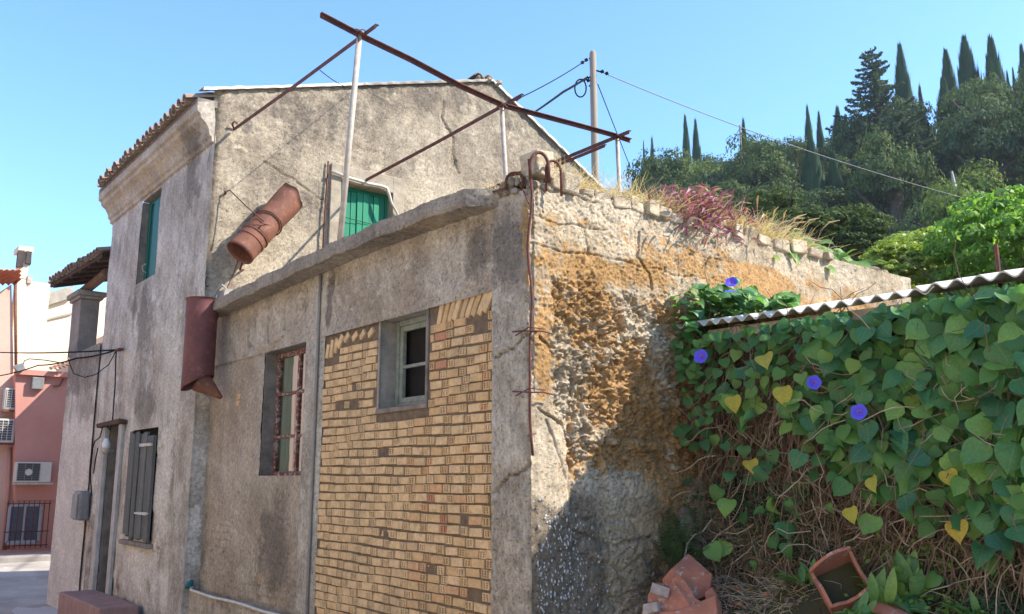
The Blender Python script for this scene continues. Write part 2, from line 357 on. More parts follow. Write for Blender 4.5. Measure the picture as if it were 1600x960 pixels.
def m_glass(name, c=(.9, .95, .93), refl=.05, ro=.03):
    s = N(name); t = s.n('ShaderNodeBsdfTransparent'); t.inputs[0].default_value = c+(1,); g = s.n('ShaderNodeBsdfGlossy'); g.inputs['Roughness'].default_value = ro
    g.inputs['Color'].default_value = (.95, .95, .95, 1)
    f = s.n('ShaderNodeFresnel'); f.inputs[0].default_value = 1.5; bp = s.n('ShaderNodeBump'); bp.inputs['Distance'].default_value = .004; bp.inputs['Strength'].default_value = .25
    s.l(s.noise(5, 2), bp.inputs['Height']); s.l(bp.outputs[0], g.inputs['Normal'])
    mx = s.n('ShaderNodeMixShader'); s.l(s.math('ADD', s.math('MULTIPLY', f.outputs[0], 1.8), refl), mx.inputs[0]); s.l(t.outputs[0], mx.inputs[1]); s.l(g.outputs[0], mx.inputs[2])
    s.l(mx.outputs[0], s.t.nodes['Material Output'].inputs[0]); return s.m
MAT['glass'] = m_glass('window_glass', (.80, .86, .84), .07)
MAT['curtain'] = m_flat('pale_curtain', (.56, .62, .56), (.45, .52, .48), 3, .9, .004, stretch=(1, 6, .3))
ycells = [RW[0]+.045, ymul-.022, ymul+.022, RW[1]-.045]; zcells = [RW[2]+.047, zz2-.014, zz2+.014, zz1-.014, zz1+.014, RW[3]-.047]
for (y0, y1) in ((ycells[0], ycells[1]), (ycells[2], ycells[3])):
    for (z0, z1) in ((zcells[0], zcells[1]), (zcells[2], zcells[3]), (zcells[4], zcells[5])):
        obj('pane', MB().quad((.15, y0-.005, z0-.005), (.15, y0-.005, z1+.005), (.15, y1+.005, z1+.005), (.15, y1+.005, z0-.005)), MAT['glass'], rw)
cb = MB()
for (y0, y1, z0) in ((RW[1]-.34, RW[1]-.02, RW[2]), (RW[0]+.02, RW[0]+.42, RW[2]), (RW[1]-.62, RW[1]-.34, zz1)):
    n_ = 14
    for k in range(n_):
        a, c = y0+(y1-y0)*k/n_, y0+(y1-y0)*(k+1)/n_; xa, xc = .175+.008*math.sin(k*2.1), .175+.008*math.sin((k+1)*2.1)
        cb.quad((xa, a, z0), (xc, c, z0), (xc, c, RW[3]), (xa, a, RW[3]))
obj('curtain', cb, MAT['curtain'], rw, smooth=True)

# small green window
s = N('peeling_green_paint'); s.col(s.mix(s.ramp(s.noise(16, 8, .75), (.42, 0), (.6, 1)), (.20, .235, .20), (.31, .31, .27))).rgh(.8).bump(s.noise(50, 6, .7), .7, .004); MAT['palegreen'] = s.m
gw = obj('window', MB().box(.215, .225, WIN[0]+.01, WIN[0]+.03, WIN[2]+.01, WIN[3]-.01), MAT['palegreen'], annex); gw['label'] = 'small timber window with peeling pale green paint and two dark lights'
b = MB(); frame_bars(b, .15, WIN[0]+.002, WIN[1]-.002, WIN[2]+.002, WIN[3]-.002, .042, .05); obj('frame', b, MAT['palegreen'], gw, bevel=.005)
b = MB(); zm = (WIN[2]+WIN[3])/2-.02; frame_bars(b, .162, WIN[0]+.045, WIN[1]-.045, WIN[2]+.045, WIN[3]-.045, .042, .035, (), (zm,)); obj('sash', b, MAT['palegreen'], gw, bevel=.005)
# near-black colour stands for the unlit room behind both openings
b = MB(); b.box(.24, 3.2, .3, 5.3, 1.2, 3.3); obj('dark_room', b, MAT['dark'], annex)

# ------------------------------------------------------------------ bricks
s = N('hollow_brick'); r = s.rnd()
x = s.ramp(r, (0, (.64, .42, .215)), (.25, (.70, .48, .265)), (.5, (.61, .385, .195)), (.68, (.72, .49, .28)), (.84, (.57, .39, .22)), (.92, (.65, .37, .19)), (.975, (.53, .24, .14)), interp='CONSTANT')
ov = s.n('ShaderNodeVectorMath', operation='ADD'); s.l(s.P, ov.inputs[0]); cv = s.n('ShaderNodeCombineXYZ'); s.l(s.math('MULTIPLY', r, 37.), cv.inputs[0]); s.l(cv.outputs[0], ov.inputs[1])
dn = s.ramp(s.noise(13, 8, .7, ov.outputs[0]), (.44, 0), (.66, 1))
x = s.mix(s.math('MULTIPLY', dn, .5), x, (.27, .2, .13)); x = s.mix(s.ramp(s.noise(2.1, 4, .6), (.52, 0), (.68, .28)), x, (.24, .19, .13))
x = s.mix(.5, x, s.ramp(s.noise(55, 5, .7), (.3, .65), (.7, 1.25)), 'MULTIPLY')
sm_ = s.ramp(s.noise(7, 8, .8), (.63, 0), (.69, .6)); x = s.mix(sm_, x, (.27, .20, .145))
s.col(x).rgh(.92).bump(s.noise(70, 7, .75), 1., .006); MAT['brick'] = s.m
def brick_mesh(L, H, holes, seed):
    rd = random.Random(seed); b = MB(); D = .07; c = .004
    j = lambda a=.003: rd.uniform(-a, a)
    # front face outline slightly chamfered and irregular
    fr = [(0+j(.002), -L/2+c+j(), -H/2+c+j()), (0+j(.002), L/2-c+j(), -H/2+c+j()), (0+j(.002), L/2-c+j(), H/2-c+j()), (0+j(.002), -L/2+c+j(), H/2-c+j())]
    md = [(c, s_*L/2, t*H/2) for s_, t in ((-1, -1), (1, -1), (1, 1), (-1, 1))]; bk = [(D, y, z) for _, y, z in md]
    b.add(md+bk, [(i, (i+1) % 4, 4+(i+1) % 4, 4+i) for i in range(4)]); n0 = len(b.v); b.add(fr, [])
    b.f += [(i, n0+i, n0+(i+1) % 4, (i+1) % 4) for i in range(4)]
    if not holes: b.f.append((n0, n0+3, n0+2, n0+1))
    else:
        ys = [-.5, -.36, -.10, .10, .36, .5]; zs = [-.5, -.40, -.20, -.10, .10, .20, .40, .5]
        P = lambda a, q, x_=0: tuple(Vector(fr[0])*(.5-a)*(.5-q)+Vector(fr[1])*(.5+a)*(.5-q)+Vector(fr[2])*(.5+a)*(.5+q)+Vector(fr[3])*(.5-a)*(.5+q)+Vector((x_, 0, 0)))
        for i in range(5):
            for k in range(7):
                q = [(ys[i], zs[k]), (ys[i+1], zs[k]), (ys[i+1], zs[k+1]), (ys[i], zs[k+1])]
                if i in (1, 3) and k in (1, 3, 5):
                    f_ = [P(*e) for e in q]; g = [P(*e, .03) for e in q]; b.add(f_+g, [(t, (t+1) % 4, 4+(t+1) % 4, 4+t) for t in range(4)]+[(4, 5, 6, 7)])
                else: b.quad(*[P(*e) for e in q])
    me = bpy.data.meshes.new('brick'); me.from_pydata(b.v, [], b.f); me.materials.append(MAT['brick']); return me
STR = [brick_mesh(.137, .054, False, k) for k in range(7)]; HDR = [brick_mesh(.075, .054, True, 20+k) for k in range(5)]; SOL = [brick_mesh(.150, .048, False, 40+k) for k in range(4)]
BR = []   # (distance, mesh, matrix)
rb = random.Random(11)
def put_brick(me, y, z, rot=0., dx=0., sy=1.):
    M_ = Matrix.Translation((rb.uniform(-.006, .006)+dx, y, z)) @ Matrix.Rotation(rot+R(rb.gauss(0, .9)), 4, 'X') @ Matrix.Rotation(R(rb.gauss(0, 1.6)), 4, 'Z') @ Matrix.Diagonal((1, sy, rb.uniform(.93, 1.04), 1))
    BR.append((math.hypot(y-CAM[1], z-CAM[2]), me, M_))
for k in range(37):
    zc = .30+.0652*k; ph = (.115 if k % 2 else 0)+rb.uniform(-.05, .05); y = .375-ph
    hdr = k % 2 == 0
    while y < 2.80:
        L = .075 if hdr else .137
        a, b_ = y, y+L
        zz = zc+.006*math.sin(y*2.1+k*.7)+.004*math.sin(y*7+k)
        if a < .375: a = .375
        if b_ > 2.775: b_ = 2.775
        Lr = b_-a; ok = Lr > .03
        inwin = WIN[2]-.07 < zz+.03 and zz-.03 < WIN[3]
        if inwin:
            if a < WIN[1]+.03 and b_ > WIN[0]-.05:
                if b_ > WIN[1]+.03 and b_-(WIN[1]+.03) > .04: a = WIN[1]+.03
                elif a < WIN[0]-.05 and WIN[0]-.05-a > .04: b_ = WIN[0]-.05
                else: ok = False
                Lr = b_-a
        topR = 2.675; topL = 2.665
        if y < 1.2 and zz > topR-.02 and y < .98: ok = False
        if y > 1.8 and zz > topL: ok = False
        if y > 2.35 and zz > topL-.09 and y > 2.5: ok = False
        if rb.random() < .003: ok = False
        if ok and Lr > .03:
            if hdr and Lr > .05: me = rb.choice(HDR); put_brick(me, (a+b_)/2, zz, 0, 0, Lr/.075)
            else: me = rb.choice(STR); put_brick(me, (a+b_)/2, zz, 0, .014 if rb.random() < .05 else 0, Lr/.137)
        y += L+.0125+rb.uniform(-.003, .004); hdr = not hdr
for k in range(9): put_brick(rb.choice(SOL), .43+.072*k, 2.748+rb.uniform(-.006, .004), R(-(54+2*k)), -.004, 1.12)      # leaning course right of the window
for k in range(4): put_brick(rb.choice(SOL), 1.98+.135*k, 2.745+rb.uniform(-.01, .006), R(-28-2*k), -.004, .62)
put_brick(SOL[0], 2.49, 2.73, R(-52), -.004, .8); put_brick(SOL[2], 2.56, 2.70, R(-64), -.004, .85); put_brick(SOL[1], 2.65, 2.685, R(98), -.004, 1); put_brick(SOL[3], 2.72, 2.67, R(100), -.004, .8)
BR.sort(key=lambda t: t[0])
for d_, me, M_ in BR[:300]: inst('brick', me, annex, M_)
b = MB()
for d_, me, M_ in BR[300:]: b.add([M_ @ v.co for v in me.vertices], [tuple(p.vertices) for p in me.polygons])
obj('far_bricks', b, MAT['brick'], annex, 'stuff')
# one hollow brick showing through the plaster, further left
for dz in (0, -.075): inst('brick', HDR[0], annex, Matrix.Translation((-.012, 4.64, pX(374, 620)[2]+dz*.9)))

# ------------------------------------------------------------------ roof slab
def strip_surface(name, mat, par, ys, prof, amp, seed, mask=None):
    P = []; mk = []
    for iy, y in enumerate(ys):
        pr = prof(y)
        for (x_, z_) in pr: P.append((x_, y, z_))
    k = len(prof(ys[0])); P = np.array(P).reshape(len(ys), k, 3)
    for c_, sc_ in ((0, 1.), (2, 1.), (1, .4)):
        q = P[:, :, 1]; t = np.arange(k)[None, :]*.04+0*q
        P[:, :, c_] += sc_*(amp*fbm(q*7, t*7, 4, seed+c_)+amp*.7*fbm(q*26, t*26, 3, seed+4+c_))
    i = np.arange(len(ys)*k).reshape(len(ys), k); f = np.stack([i[:-1, :-1], i[1:, :-1], i[1:, 1:], i[:-1, 1:]], -1).reshape(-1, 4)
    m4 = np.zeros((len(ys)*k, 4)); m4[:, 3] = 1
    if mask: m4[:, :3] = mask(P[:, :, 1].ravel(), P[:, :, 2].ravel())
    me = mesh_np(name, P.reshape(-1, 3), f, mat, True, m4); smooth_by_angle(me, 38); return obj(name, me, mat, par)
def slabprof(y):
    ov = .20*ss(.26, .50, y)*(1-.75*ss(5.05, 5.36, y))+.012*math.sin(y*9)
    zb = 3.335+.03*math.sin((y-1)*1.1)*.8+.02*ss(3, 1, y)+.02; zt = zb+.10+.05*ss(5.3, 5.0, y)-.03
    pts = [(.02, zb-.01), (-ov, zb), (-ov-.005, zb+.03), (-ov+.005, zt), (.7, zt+.02)]
    out = []
    for (a, b_), n_ in zip(zip(pts[:-1], pts[1:]), (10, 3, 5, 16)):
        for t in range(n_): out.append((a[0]+(b_[0]-a[0])*t/n_, a[1]+(b_[1]-a[1])*t/n_))
    return out+[pts[-1]]
strip_surface('roof_slab', MAT['slab'], annex, np.linspace(.16, 5.40, 380), slabprof, .010, 51,
              lambda y, z: np.stack([blob(y, z, 1, 3.37, .8, .05, .5)+blob(y, z, 4.4, 3.4, .5, .1, .4), blob(y, z, 2.7, 3.5, .1, .1, .4), .25+.5*blob(y, z, 1.4, 3.35, .6, .04)], -1))
# rough concrete lumps at the broken end of the slab
b = MB(); rl = random.Random(5)
def lump(b, x, y, z, r, rd=rl, sq=.7, n=2):
    import bmesh
    bm = bmesh.new(); bmesh.ops.create_icosphere(bm, subdivisions=n, radius=1)
    ph = [rd.uniform(0, 6) for _ in range(6)]; rot = Matrix.Rotation(rd.uniform(0, 6), 3, Vector((rd.uniform(-1, 1), rd.uniform(-1, 1), 1)).normalized())
    sx, sy, sz = rd.uniform(.75, 1.2), rd.uniform(.75, 1.2), rd.uniform(.5, .9)*sq/.7
    vs = []
    for v in bm.verts:
        c = v.co; k = 1+.16*math.sin(3*c.x+ph[0])*math.sin(4*c.y+ph[1])+.13*math.sin(5*c.z+ph[2]+2*c.x)
        k = min(k, 1.02+.05*math.sin(7*c.x+ph[3])); q = rot @ Vector((c.x*sx, c.y*sy, c.z*sz))*k*r; vs.append((x+q.x, y+q.y, z+q.z))
    b.add(vs, [tuple(v.index for v in f.verts) for f in bm.faces]); bm.free()
for k in range(110):
    y = rl.uniform(.0, .75); lump(b, rl.uniform(-.07, .2)+.03, y, 3.42+rl.uniform(-.04, .05)+.02*(y < .4), rl.uniform(.014, .042))
s = N('broken_concrete'); s.col(s.mix(s.ramp(s.noise(14, 8, .7), (.4, 0), (.6, 1)), s.mix(s.island(), (.46, .38, .28), (.30, .23, .17)), (.20, .15, .11))).rgh(.95).bump(s.noise(60, 6, .7), 1, .01); MAT['rubblebits'] = s.m
obj('broken_edge', b, MAT['rubblebits'], annex, 'stuff', smooth=False)

# ------------------------------------------------------------------ side wall
def courses(u, v, H, L, wob=.02, s=0):
    vv = v+wob*fbm(u*2.3, v*2.3, 3, 80+s); uu = u+wob*1.2*fbm(u*3+9, v*3, 3, 83+s); row = np.floor(vv/H); fv = vv/H-row
    off = (_h(row.astype(int), row.astype(int)*0+s, 3)/4096); wv = .8+.5*(_h(row.astype(int), row.astype(int)*0+7, 5)/4096); fu = uu/(L*wv)+off; ci = np.floor(fu); fu = fu-ci
    e = np.minimum(np.minimum(fv, 1-fv)*H, np.minimum(fu, 1-fu)*L*wv); return e, _h(ci.astype(int), row.astype(int), 4+s)/4096
def rough_mask(u, v):
    a = ss(2.95, 2.7, v+.12*fbm(u*4, v*4, 3, 90))*ss(1.55, 1.75, v+.1*fbm(u*4, v*4, 3, 91)+.25*(u < .25))*ss(.12, .2, u+.04*fbm(u*6, v*6, 3, 92)); return a
def smooth_strip(u, v): return ss(.29, .25, u+.03*fbm(u*3, v*5, 3, 95))*ss(2.15, 1.75, v+.15*fbm(u*7, v*7, 3, 96))
def stones(u, v):
    wu = u+.075*fbm(u*7, v*7, 5, 99, .65); wv = v+.075*fbm(u*7, v*7, 5, 98, .65); f1, f2, idn = worley(wu*13, wv*15, 1)
    e = f2-f1; k2, k3, id3 = worley(wu*27, wv*29, 6); return (ss(.0, .35, e)*.6*(idn > .4)+.4*ss(.0, .4, k3-k2)*(id3 > .4)), e, idn
def side_parts(u, v):
    rm = rough_mask(u, v); sm = smooth_strip(u, v); st, e_, idn = stones(u, v); g1, g2, idg = worley(u*34+.8*fbm(u*15, v*15, 2, 94), v*34, 2)
    return rm, sm, st, e_, idn, g1, idg
def dside(u, v):
    rm, sm, st, e_, idn, g1, idg = side_parts(u, v)
    e, idc = courses(u, v, .155, .27, .16); low = ss(1.75, 1.6, v)*(1-sm)
    grit = .006*fbm(u*45, v*45, 3, 109)+.008*(1-ss(.1, .6, g1))*idg
    d = .030*fbm(u*1.6, v*1.6, 3, 101)
    d = d+rm*(.042*st*(.4+.8*idn)+.075*fbm(u*5, v*5, 5, 103, .70)+.038*fbm(u*19, v*19, 4, 113, .75)+1.5*grit-.03)
    d = d+(1-rm)*(1-sm)*(.020*fbm(u*8, v*8, 5, 105, .65)+grit)
    d = d+low*(.020*(ss(.0, .03, e)-1)*ss(-.25, .3, fbm(u*2.2, v*2.2, 2, 115))+.016*idc)
    e2, id2 = courses(u, v, .19, .42, .05, 4)
    up = ss(2.85, 3.0, v)*ss(2.2, 1.6, u)*ss(-.35, .15, fbm(u*2, v*2, 2, 116))
    d = d+up*(.014*(ss(0, .010, e2)-1)+.009*id2)
    d = d*(1-sm)+sm*(.02+.004*fbm(u*10, v*10, 4, 107))
    for c in ([(.95, 3.28), (.93, 3.1), (1.05, 3.0), (1.07, 2.88)], [(.06, 2.45), (.25, 2.38), (.33, 2.2), (.36, 1.9)], [(.04, 2.02), (.22, 1.93), (.3, 1.8)], [(2.1, 3.0), (2.25, 2.85), (2.3, 2.7)],
              [(.1, 1.95), (.25, 1.6)], [(.28, 1.75), (.12, 1.55)]):
        dd = crack(u, v, c, .018); d = d-.04*dd*(1-.75*sm)
    d = d-.02*ss(.03, -.01, u)*(.5+fbm(u*3, v*9, 3, 110))
    return d
def mside(u, v):
    rm, sm, st, e_, idn, g1, idg = side_parts(u, v)
    cre = 1-st; reg = .45+.9*fbm(u*1.8, v*1.8, 2, 120)
    o = rm*np.clip(.36+.35*cre+1.3*(reg-.4), 0, 1)*.85+blob(u, v, .08, 2.35, .09, .5, .75)+blob(u, v, 1.2, 1.4, .28, .5, .55)+blob(u, v, 1.35, 3.15, .7, .13, .42)+blob(u, v, .35, 3.0, .3, .2, .40)+blob(u, v, 2.3, 3.1, .5, .15, .5)+blob(u, v, .9, 2.95, .6, .1, .42)+blob(u, v, 3.2, 3.0, .8, .2, .40)+.14+.30*ss(2.8, 3.0, v)*ss(3.45, 3.2, v)*ss(.0, .4, fbm(u*1.7, v*4, 3, 133)+.2)
    g = .95*sm+rm*st*(idn > .55)*.45+.25*ss(2.7, 3.2, v)+blob(u, v, .95, 2.55, .3, .14, .7)+blob(u, v, .5, 3.35, .8, .1, .4)+blob(u, v, .35, 3.1, .25, .2, .25)+blob(u, v, 1.5, 2.85, .2, .1, .5)
    b_ = ss(1.7, 1.3, v+.4*u-.1)*(1-sm)*.85*ss(.65, .4, u)+.35*ss(1.9, 1.5, v)*(1-sm)+blob(u, v, .95, 3.05, .5, .1, .5)+blob(u, v, 3.2, 3.2, 1.2, .2, .45)+blob(u, v, .5, 2.7, .12, .2, .4)+blob(u, v, 1.9, 3.25, .5, .15, .4)+.6*rm*ss(.14, .0, e_)  # last term paints shade into the crevices between the stones
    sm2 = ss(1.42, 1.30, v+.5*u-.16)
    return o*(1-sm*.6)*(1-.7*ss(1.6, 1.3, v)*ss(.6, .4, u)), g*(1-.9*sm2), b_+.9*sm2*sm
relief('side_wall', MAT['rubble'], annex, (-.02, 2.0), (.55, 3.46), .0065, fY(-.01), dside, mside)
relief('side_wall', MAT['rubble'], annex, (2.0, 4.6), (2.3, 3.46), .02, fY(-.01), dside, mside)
obj('side_wall_base', MB().box(1.9, 4.6, .02, .3, -.3, 2.35).box(4.3, 4.6, .3, 5.5, -.3, 3.37).box(.03, 1.9, .03, .3, -.3, .6), MAT['mortar'], annex)
obj('roof_deck', MB().box(.05, 4.55, .05, 5.56, 3.38, 3.455), MAT['mortar'], annex)
# white lime splashes on the dark foot of the wall, loose flakes
b = MB(); rs = random.Random(21)
for k in range(260):
    u = rs.betavariate(1.3, 2.2)*.62; v = .82+rs.betavariate(1.4, 1.6)*.72-u*.15
    if v > 1.56-.5*u: continue
    d = float(dside(np.array([[u]]), np.array([[v]]))[0, 0]); a = rs.uniform(.003, .012); an = rs.gauss(0, .5)+math.pi/2; n_ = 6
    P = [(u+a*math.cos(t*2*math.pi/n_)*rs.uniform(.5, 1), v+a*1.5*math.sin(t*2*math.pi/n_)*rs.uniform(.5, 1)) for t in range(n_)]
    b.add([(p, -.013-d, q) for p, q in P]+[(u, -.020-d, v)], [(t, (t+1) % n_, n_) for t in range(n_)])
MAT['lime'] = m_flat('lime_splash', (.56, .54, .52), (.36, .35, .34), 30, .9, .002)
obj('lime_flakes', b, MAT['lime'], annex, 'stuff')

# blocks along the top of the side wall
MAT['block'] = m_plaster('pale_block', (.56, .47, .33), (.30, .23, .16), (.72, .64, .50), pale=.8, dark=.6, chip=.4, bump=.01, streak=.2, orange=(.5, .27, .08))
s = N('pale_block_stone'); s.col(s.mix(s.ramp(s.noise(11, 8, .7), (.45, 0), (.65, 1)), s.mix(s.rnd(), (.60, .50, .35), (.45, .35, .24)), (.30, .22, .15))).rgh(.95).bump(s.noise(45, 6, .7), 1, .012); MAT['block'] = s.m
rbk = random.Random(31); x = .16
blocks = []
while x < 3.3:
    L = rbk.uniform(.08, .19); gap = rbk.uniform(.01, .06)
    h = rbk.uniform(.03, .09) if x > .3 else .11
    if not (1.55 < x < 1.72) : blocks.append((x, x+L, h))
    x += L+gap
for (a, c, h) in blocks:
    t = obj('block', MB().box(a, c, -.03+rbk.uniform(-.015, .02), .13, 3.425, 3.425+h+.02, .018), MAT['block'], annex, bevel=.012)
for (px, py) in ((1047, 405), (1090, 408), (1120, 412), (1155, 425), (960, 300), (985, 312)): pass
# corner block of yellowish stone
cb_ = MB().box(.02, .17, -.04, .12, 3.50, 3.665, .012); o_ = obj('block', cb_, MAT['block'], annex, bevel=.01); o_['label'] = 'yellowish block standing on the corner'
# rusty reinforcement on the corner
b = MB(); pts = [(-.035+.012*math.sin(k*.9), -.035+.01*math.cos(k*1.3), 3.58-k*.115) for k in range(17)]; b.tube(pts, .0085, 7)
obj('reinforcing_bar', b, MAT['rust'], annex, smooth=True)
for z in (2.49, 2.12):
    b = MB(); b.tube([(-.04, .13, z+.01), (-.055, .03, z), (-.05, -.055, z-.01), (.03, -.075, z-.005), (.12, -.07, z-.015)], .0055, 6); b.tube([(-.05, .09, z-.02), (-.05, -.04, z+.015), (.05, -.075, z+.01)], .004, 6)
    obj('bar_tie', b, MAT['rust'], annex, smooth=True)
def arch(cx, cy, z0, w_, h, ang, r=.014, leg=.1):
    q = [(math.cos(t)*w_, math.sin(t)*h) for t in np.linspace(math.pi, 0, 11)]; q = [(-w_, -leg)]+q+[(w_*1.02, -leg*1.1)]
    return [(cx+a*math.cos(ang), cy+a*math.sin(ang), z0+z) for a, z in q]
for (px, py, Y, w_, h, ang, r, leg) in ((843, 262, -.07, .062, .10, R(-20), .011, .08), (865, 268, -.08, .055, .07, R(-10), .009, .14), (804, 282, .12, .055, .05, R(-50), .010, .05)):
    p = pY(px, py, Y); b = MB(); b.tube(arch(p[0], p[1], p[2], w_, h, ang, r, leg), r, 7); obj('reinforcing_loop', b, MAT['rust'], annex, smooth=True)
b = MB(); b.tube([pY(793, 276, .4), pY(820, 268, .2), pY(846, 262, .05), pY(858, 268, .05)], .012, 6); obj('reinforcing_bar', b, MAT['rust'], annex, smooth=True)
for (a, c) in (((817, 296), (826, 318)), ((770, 300), (792, 296))):
    b = MB(); b.tube([pX(*a, -.05), pX(*c, -.06)], .006, 5); obj('reinforcing_bar', b, MAT['rust'], annex)
# pipe run down the column
b = MB(); b.tube([(-.03, 2.85, z) for z in (.2, 1, 2, 3.0, 3.36)], .014, 8); obj('conduit', b, MAT['pvc'], annex, smooth=True)
# low plinth with pipe on it
relief('plinth', MAT['annex'], annex, (2.6, 5.7), (-.3, .48), .03, fX(-.10), lambda u, v: .02*fbm(u*5, v*5, 4, 131), lambda u, v: (u*0+.1, u*0+.5, .2+u*0))
strip_surface('plinth_top', MAT['annex'], annex, np.linspace(2.6, 5.7, 120), lambda y: [(-.10+.03*k, .48+.001*k) for k in range(5)], .012, 133)
b = MB(); pp = [(-.13, y, .495+.006*math.sin(y*5)) for y in np.linspace(2.3, 5.3, 14)]+[(-.10, 5.36, .53), (-.06, 5.42, .56)]; b.tube(pp, .014, 8)
o_ = obj('water_pipe', b, MAT['whitepipe'], None, loc=pp[0], smooth=True); tag(o_, 'thin pale water pipe running along the low plinth of the annex', 'pipe')
MAT['teal'] = m_flat('teal_rag', (.03, .16, .17), (.02, .08, .09), 20, .8, .01)
b = MB(); lump(b, -.12, 5.37, .55, .055, n=2); lump(b, -.10, 5.45, .53, .045); o_ = obj('rag', b, MAT['teal'], None, loc=(-.1, 5.4, .5), smooth=True); tag(o_, 'teal plastic wrap knotted round the end of the pale water pipe', 'rag')

# ------------------------------------------------------------------ two-storey house
HX = -.12; HY = 5.57; HE = 9.72
house = thing('village_house', 'old two-storey rendered house with green shutters, moulded cornice and tiled eaves', 'building', (0, HY, 0))
def ztop(u): return np.where(u < 3.88, 5.98+.315*(u+.30), 7.27-.545*(u-3.88))
def dg(u, v):
    d = .022*fbm(u*1.4, v*1.4, 4, 140)+.008*fbm(u*9, v*9, 4, 141)+.007*ss(.1, .5, fbm(u*12, v*12, 3, 144))
    d = d-.05*crack(u, v, [(3.05, 6.75), (3.0, 6.5), (3.2, 6.25), (3.2, 6.0), (3.3, 5.75)], .022)-.03*crack(u, v, [(.5, 5.3), (.9, 5.15), (1.3, 4.95), (1.5, 4.9)], .014)
    d = d-.05*ss(-.04, -.12, u)
    return d
def mg(u, v):
    zt = ztop(u)
    g = blob(u, v, 2.95, 5.25, .75, .35, 1.)+blob(u, v, 1.0, 3.9, .8, .5, .6)+blob(u, v, 3.8, 5.0, .9, .4, .7)+blob(u, v, .25, 5.6, .25, .35, .5)+ss(.30, .02, zt-v)*(u < 1.9)*.75+blob(u, v, .3, 4.1, .4, .4, .35)
    g = g+.95*((u > 1.32) & (u < 2.40) & (v < 5.48))*ss(1.32, 1.34, u)
    b_ = .42*ss(.9, .2, zt-v)+blob(u, v, .9, 4.9, .5, .6, .35)+blob(u, v, 2.2, 5.9, .8, .3, .35)+.1
    return u*0+.02, g, b_*(1-((u > 1.32) & (u < 2.4) & (v < 5.48)))
GW = (1.50, 2.24, 4.0, 5.25)
relief('gable_wall', MAT['gable'], house, (HX, 7.6), (3.2, 8), .02, fY(HY), dg, mg, lambda u, v: ~inw(u, v, GW), vmap=lambda u, v, t: 3.2+(ztop(u)-3.2)*t)
obj('surround', MB().box(1.36, 1.50, HY-.045, HY+.1, 3.4, 5.47, .004).box(2.24, 2.40, HY-.044, HY+.1, 3.4, 5.47, .004).box(1.50, 2.24, HY-.043, HY+.1, 5.25, 5.47, .004), MAT['gablesur'] if 'gablesur' in MAT else m_flat('window_surround', (.43, .36, .26), (.27, .22, .165), 9, .9, .01), house, bevel=.008)
def m_wood(name, c, c2, c3=None, ro=.7, ax='z', isl=False):
    s = N(name); sc = {'z': (1, 1, .06), 'y': (1, .06, 1), 'x': (.06, 1, 1)}[ax]
    v = s.map(s.P, sc); x = s.mix(s.ramp(s.noise(30, 6, .7, v), (.35, 0), (.65, 1)), c, c2)
    if c3: x = s.mix(s.ramp(s.noise(12, 8, .75), (.57, 0), (.68, 1)), x, c3)
    x = s.mix(.5, x, s.ramp(s.rnd(), (0, .7), (1, 1.3)), 'MULTIPLY')
    s.col(x).rgh(ro).bump(s.noise(60, 6, .7, v), .7, .004); return s.m
MAT['green'] = m_wood('green_shutter_paint', (.015, .22, .115), (.012, .17, .09), (.03, .28, .17), .55)
MAT['green2'] = m_wood('dark_green_shutter_paint', (.012, .115, .085), (.01, .085, .065), None, .5)
MAT['greywood'] = m_wood('weathered_grey_boards', (.15, .15, .14), (.075, .08, .075), (.22, .22, .2), .9)
MAT['dark_timber'] = m_wood('dark_roof_timber', (.10, .06, .04), (.05, .03, .02), None, .9)
MAT['timber'] = m_wood('brown_timber', (.22, .13, .08), (.12, .07, .045), None, .85)
w1 = obj('window', MB().box(GW[0], GW[1], HY+.20, HY+.22, GW[2], GW[3]), MAT['dark'], house); w1['label'] = 'bright green boarded shutters in a pale surround'
obj('frame', MB().box(GW[0], GW[1], HY+.09, HY+.14, GW[3]-.05, GW[3]).box(GW[0], GW[0]+.04, HY+.09, HY+.14, GW[2], GW[3]-.05).box(GW[1]-.04, GW[1], HY+.09, HY+.14, GW[2], GW[3]-.05), MAT['green'], w1)
nb = 8
for k in range(nb):
    a = GW[0]+.042+(GW[1]-GW[0]-.084)*k/nb; c = a+(GW[1]-GW[0]-.084)/nb-.006
    obj('board', MB().box(a, c, HY+.085+.006*(k % 2)-.02*(k in (3, 4)), HY+.115, GW[2], GW[3]-.055+random.uniform(-.003, .003)), MAT['green'], w1, bevel=.003)
b = MB(); b.box(1.86, 1.90, HY+.045, HY+.07, 4.50, 4.58).tube([(1.88, HY+.05, 4.58), (1.88, HY+.03, 4.62)], .006, 5).tube([(1.60, HY+.05, 4.83), (2.1, HY+.05, 4.80)], .004, 5); obj('latch', b, MAT['dark'], w1)
obj('reveal', MB().box(GW[1], GW[1]+.03, HY+.02, HY+.25, GW[2], GW[3]).box(GW[0]-.03, GW[0], HY+.02, HY+.25, GW[2], GW[3]).box(GW[0], GW[1], HY+.02, HY+.25, GW[3], GW[3]+.03), MAT['reveal2'], house)
